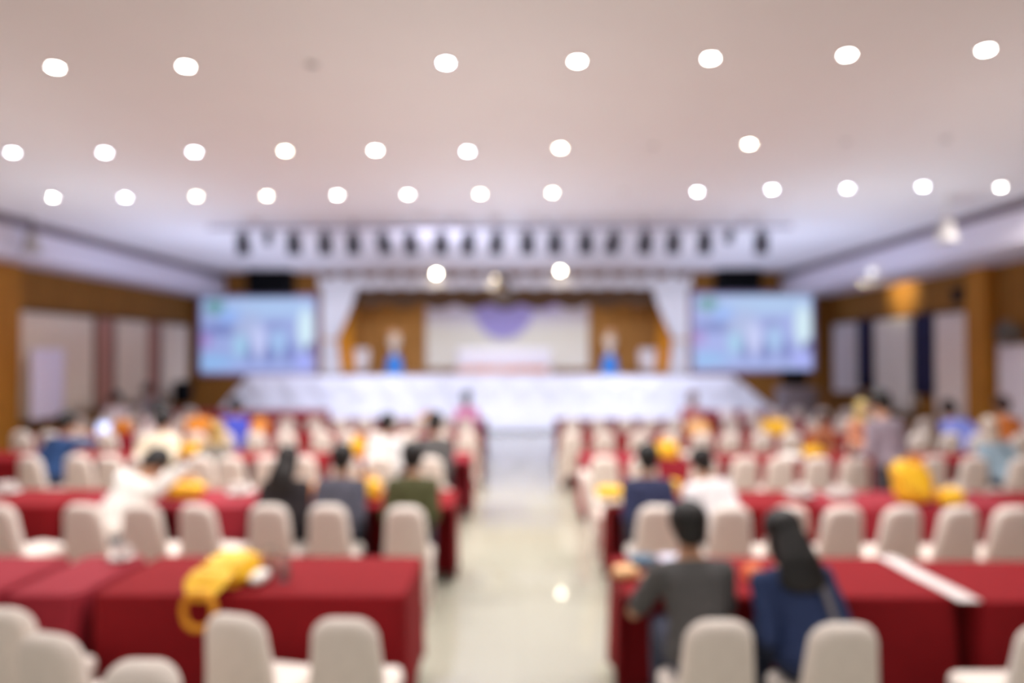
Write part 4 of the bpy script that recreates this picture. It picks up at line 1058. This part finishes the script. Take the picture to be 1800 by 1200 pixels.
# third row and beyond
bag(344, ty(2, .35), (.36, .28, .16), 'yellow bag on the third row table before the person with khaki scarf')
bag(630, ty(2, .30), (.18, .16, .24), 'upright yellow bag on the third row table beside the person in white')
bag(1172, ty(2, .28), (.27, .26, .20), 'yellow bag on the third row table, navy curtain side')
papers(1218, ty(2, .30), .26, .3, .06, 'white paper pile next to the yellow bag on the third row')
bag(1428, ty(2, .30), (.24, .22, .14), 'pale yellow bag on the third row table by the standing person')
papers(1390, ty(2, .25), .2, .3, .05, 'cream papers beside the pale yellow bag, third row')
bag(350, ty(3, .35), (.40, .3, .26), 'orange yellow bag on the fourth row table beside the royal blue shirt', m=ORA)
bag(457, ty(3, .25), (.26, .26, .24), 'orange bag on the fourth row table past the royal blue shirt', m=ORA)
bag(216, ty(3, .52), (.26, .2, .2), 'small orange bag beside the glowing tablet', m=ORA)
bag(1226, ty(3, .30), (.40, .3, .2), 'pale orange bag on the fourth row table, navy curtain side', m=mat('bag_pale_orange', (242, 184, 110), .55, .08))
bag(1362, ty(3, .30), (.42, .3, .24), 'bright yellow bag on the fourth row table, navy curtain side')
bag(752, ty(4, .3), (.3, .3, .16), 'orange bag on the fifth row table near the aisle', m=ORA)
# lit tablet
o = empty('tablet', (xat(182, ty(3, .2)), ty(3, .2), TZ + .02), -.15)
b = bmesh.new(); add_box(b, (0, .03, .10), (.26, .012, .19), .005, 1, Matrix.Rotation(-.25, 3, 'X')); obj('case', b, BLACK, o)
b = bmesh.new(); add_box(b, (0, .0225, .10), (.235, .006, .165), 0, 1, Matrix.Rotation(-.25, 3, 'X')); obj('display', b, mat('tablet_glow', (200, 214, 255), .3, 0, emit=1.6), o, smooth=False)
b = bmesh.new(); add_box(b, (0, .09, .0), (.2, .16, .02), .004, 1); obj('stand', b, BLACK, o)
tag(o, 'glowing bluish white tablet standing on the fourth row table', 'tablet')
# glasses and cups
def glass(u, y, label, juice):
    o = empty('drinking_glass', (xat(u, y), y, TZ + .001))
    b = bmesh.new(); add_lathe(b, [(.001, .004), (.029, .004), (.036, .15), (.034, .15), (.0275, .012), (.001, .012)], n=24); obj('glass_wall', b, GLASSM, o)
    b = bmesh.new(); add_lathe(b, [(.001, .014), (.026, .014), (.030, .07), (.001, .07)], n=24); obj('drink', b, mat('drink_%d' % juice[0], juice, .2, .03), o)
    return tag(o, label, 'glass', 'glasses on the near table')
glass(478, ty(0, .5), 'tall drinking glass with pale drink beside the big yellow bag', (206, 160, 130))
glass(502, ty(0, .32), 'drinking glass with brown drink nearer the aisle on the near table', (120, 76, 56))
def cup(u, y, label, r=.05, z=TZ):
    o = empty('cup_and_saucer', (xat(u, y), y, z + .001)); m = mat('china_white', (240, 236, 232), .25, .01)
    b = bmesh.new(); add_lathe(b, [(.001, .003), (r * .8, .003), (r * 1.55, .018), (r * 1.5, .022), (r * .8, .009), (.001, .009)], n=26); obj('saucer', b, m, o)
    b = bmesh.new(); add_lathe(b, [(.001, .011), (r * .55, .011), (r * .85, .05), (r, .088), (r * .93, .088), (r * .78, .05), (.001, .02)], n=26); obj('cup', b, m, o)
    b = bmesh.new(); add_tube(b, [(r * .9, 0, .072), (r * 1.4, 0, .07), (r * 1.45, 0, .045), (r * .8, 0, .032)], .006, 8); obj('handle', b, m, o)
    return tag(o, label, 'cup', 'white cups on the tables')
cup(217, ty(0, .86), 'white cup and saucer at the back edge of the near pinkish table')
cup(424, ty(1, .72), 'large white cup behind the long haired person on the second row table', .085)
cup(1404, ty(1, .66), 'white cup on the second row table above the long haired person in blue', .085)
cup(1474, ty(1, .62), 'white cup on the second row table between two empty chairs', .085)
cup(1676, ty(1, .75), 'white cup behind the tall slumped yellow bag', .07)
cup(14, ty(1, .75), 'white cup on the second row table nearest the orange pillar', .085)
# white strip runner where two near tables meet
o = empty('table_runner', (xat(1640, 4.1), 4.12, TZ + .004))
x0, x1 = at(1692, 1050, z=TZ).x, at(1566, 985, z=TZ).x; 
b = bmesh.new(); yN, yF = ROWF[0] - .07, ROWF[0] + TD + .02
def f(u, v):
    yy = yN + (yF - yN) * v; return Vector((x0 + (x1 - x0) * v - o.location.x + (u - .5) * .12, yy - o.location.y, .001 + .002 * sin(v * 9)))
add_surf(b, f, 4, 24); obj('cloth', b, mat('runner_white', (238, 226, 224), .7, .02), o, solid=.004)
tag(o, 'narrow white cloth strip laid across the join of two near red tables', 'table runner')
# blue and peach things by the charcoal shirt's elbow
bag(1128, ty(0, .72), (.17, .15, .07), 'greyish blue folded cloth bag at the near table corner', m=mat('bag_slate_blue', (92, 118, 140), .7, .08), handles=False, group=None)
bag(1098, ty(0, .45), (.14, .13, .06), 'small peach snack packet at the near table corner', m=mat('packet_peach', (236, 186, 130), .5, .08), handles=False, group=None)
papers(1190, ty(0, .85), .2, .25, .02, 'lavender white sheet near the charcoal shirted person', m=mat('paper_lavender', (214, 210, 226), .7, .02))
bag(1322, ty(0, .35), (.10, .14, .09), 'small orange and red packet between the two seated people', m=mat('packet_orange', (232, 120, 60), .5, .2, 30), handles=False, group=None)


# ------------------------------------------------------------------ light for the whole hall
for y, c, p in ((1.5, (.98, .98, .98), 48), (5.5, (.95, .97, 1), 62), (9.5, (.70, .84, 1), 100), (13.0, (.54, .68, 1), 190), (16.4, (.58, .68, 1), 110)):
    for x in (-6.0, -.4, 5.1): spot('bounce_fill', (x, y, 1.9), (x, y, ZC), p * (1.25 if abs(x) > 2 else 1), c, 176, .9, .3)  # added spots without fixtures, in place of light bounced up to the ceiling
W = bpy.data.worlds.new('hall_air'); SC.world = W; W.use_nodes = True
W.node_tree.nodes['Background'].inputs[0].default_value = (1, .98, .97, 1); W.node_tree.nodes['Background'].inputs[1].default_value = .52
SC.view_settings.view_transform = 'Standard'; SC.view_settings.look = 'None'; SC.view_settings.gamma = 1; SC.view_settings.use_curve_mapping = False
SC.view_settings.exposure = 0.0
SC.cycles.use_denoising = True; SC.cycles.max_bounces = 8; SC.cycles.diffuse_bounces = 6
SC.cycles.sample_clamp_indirect = 6
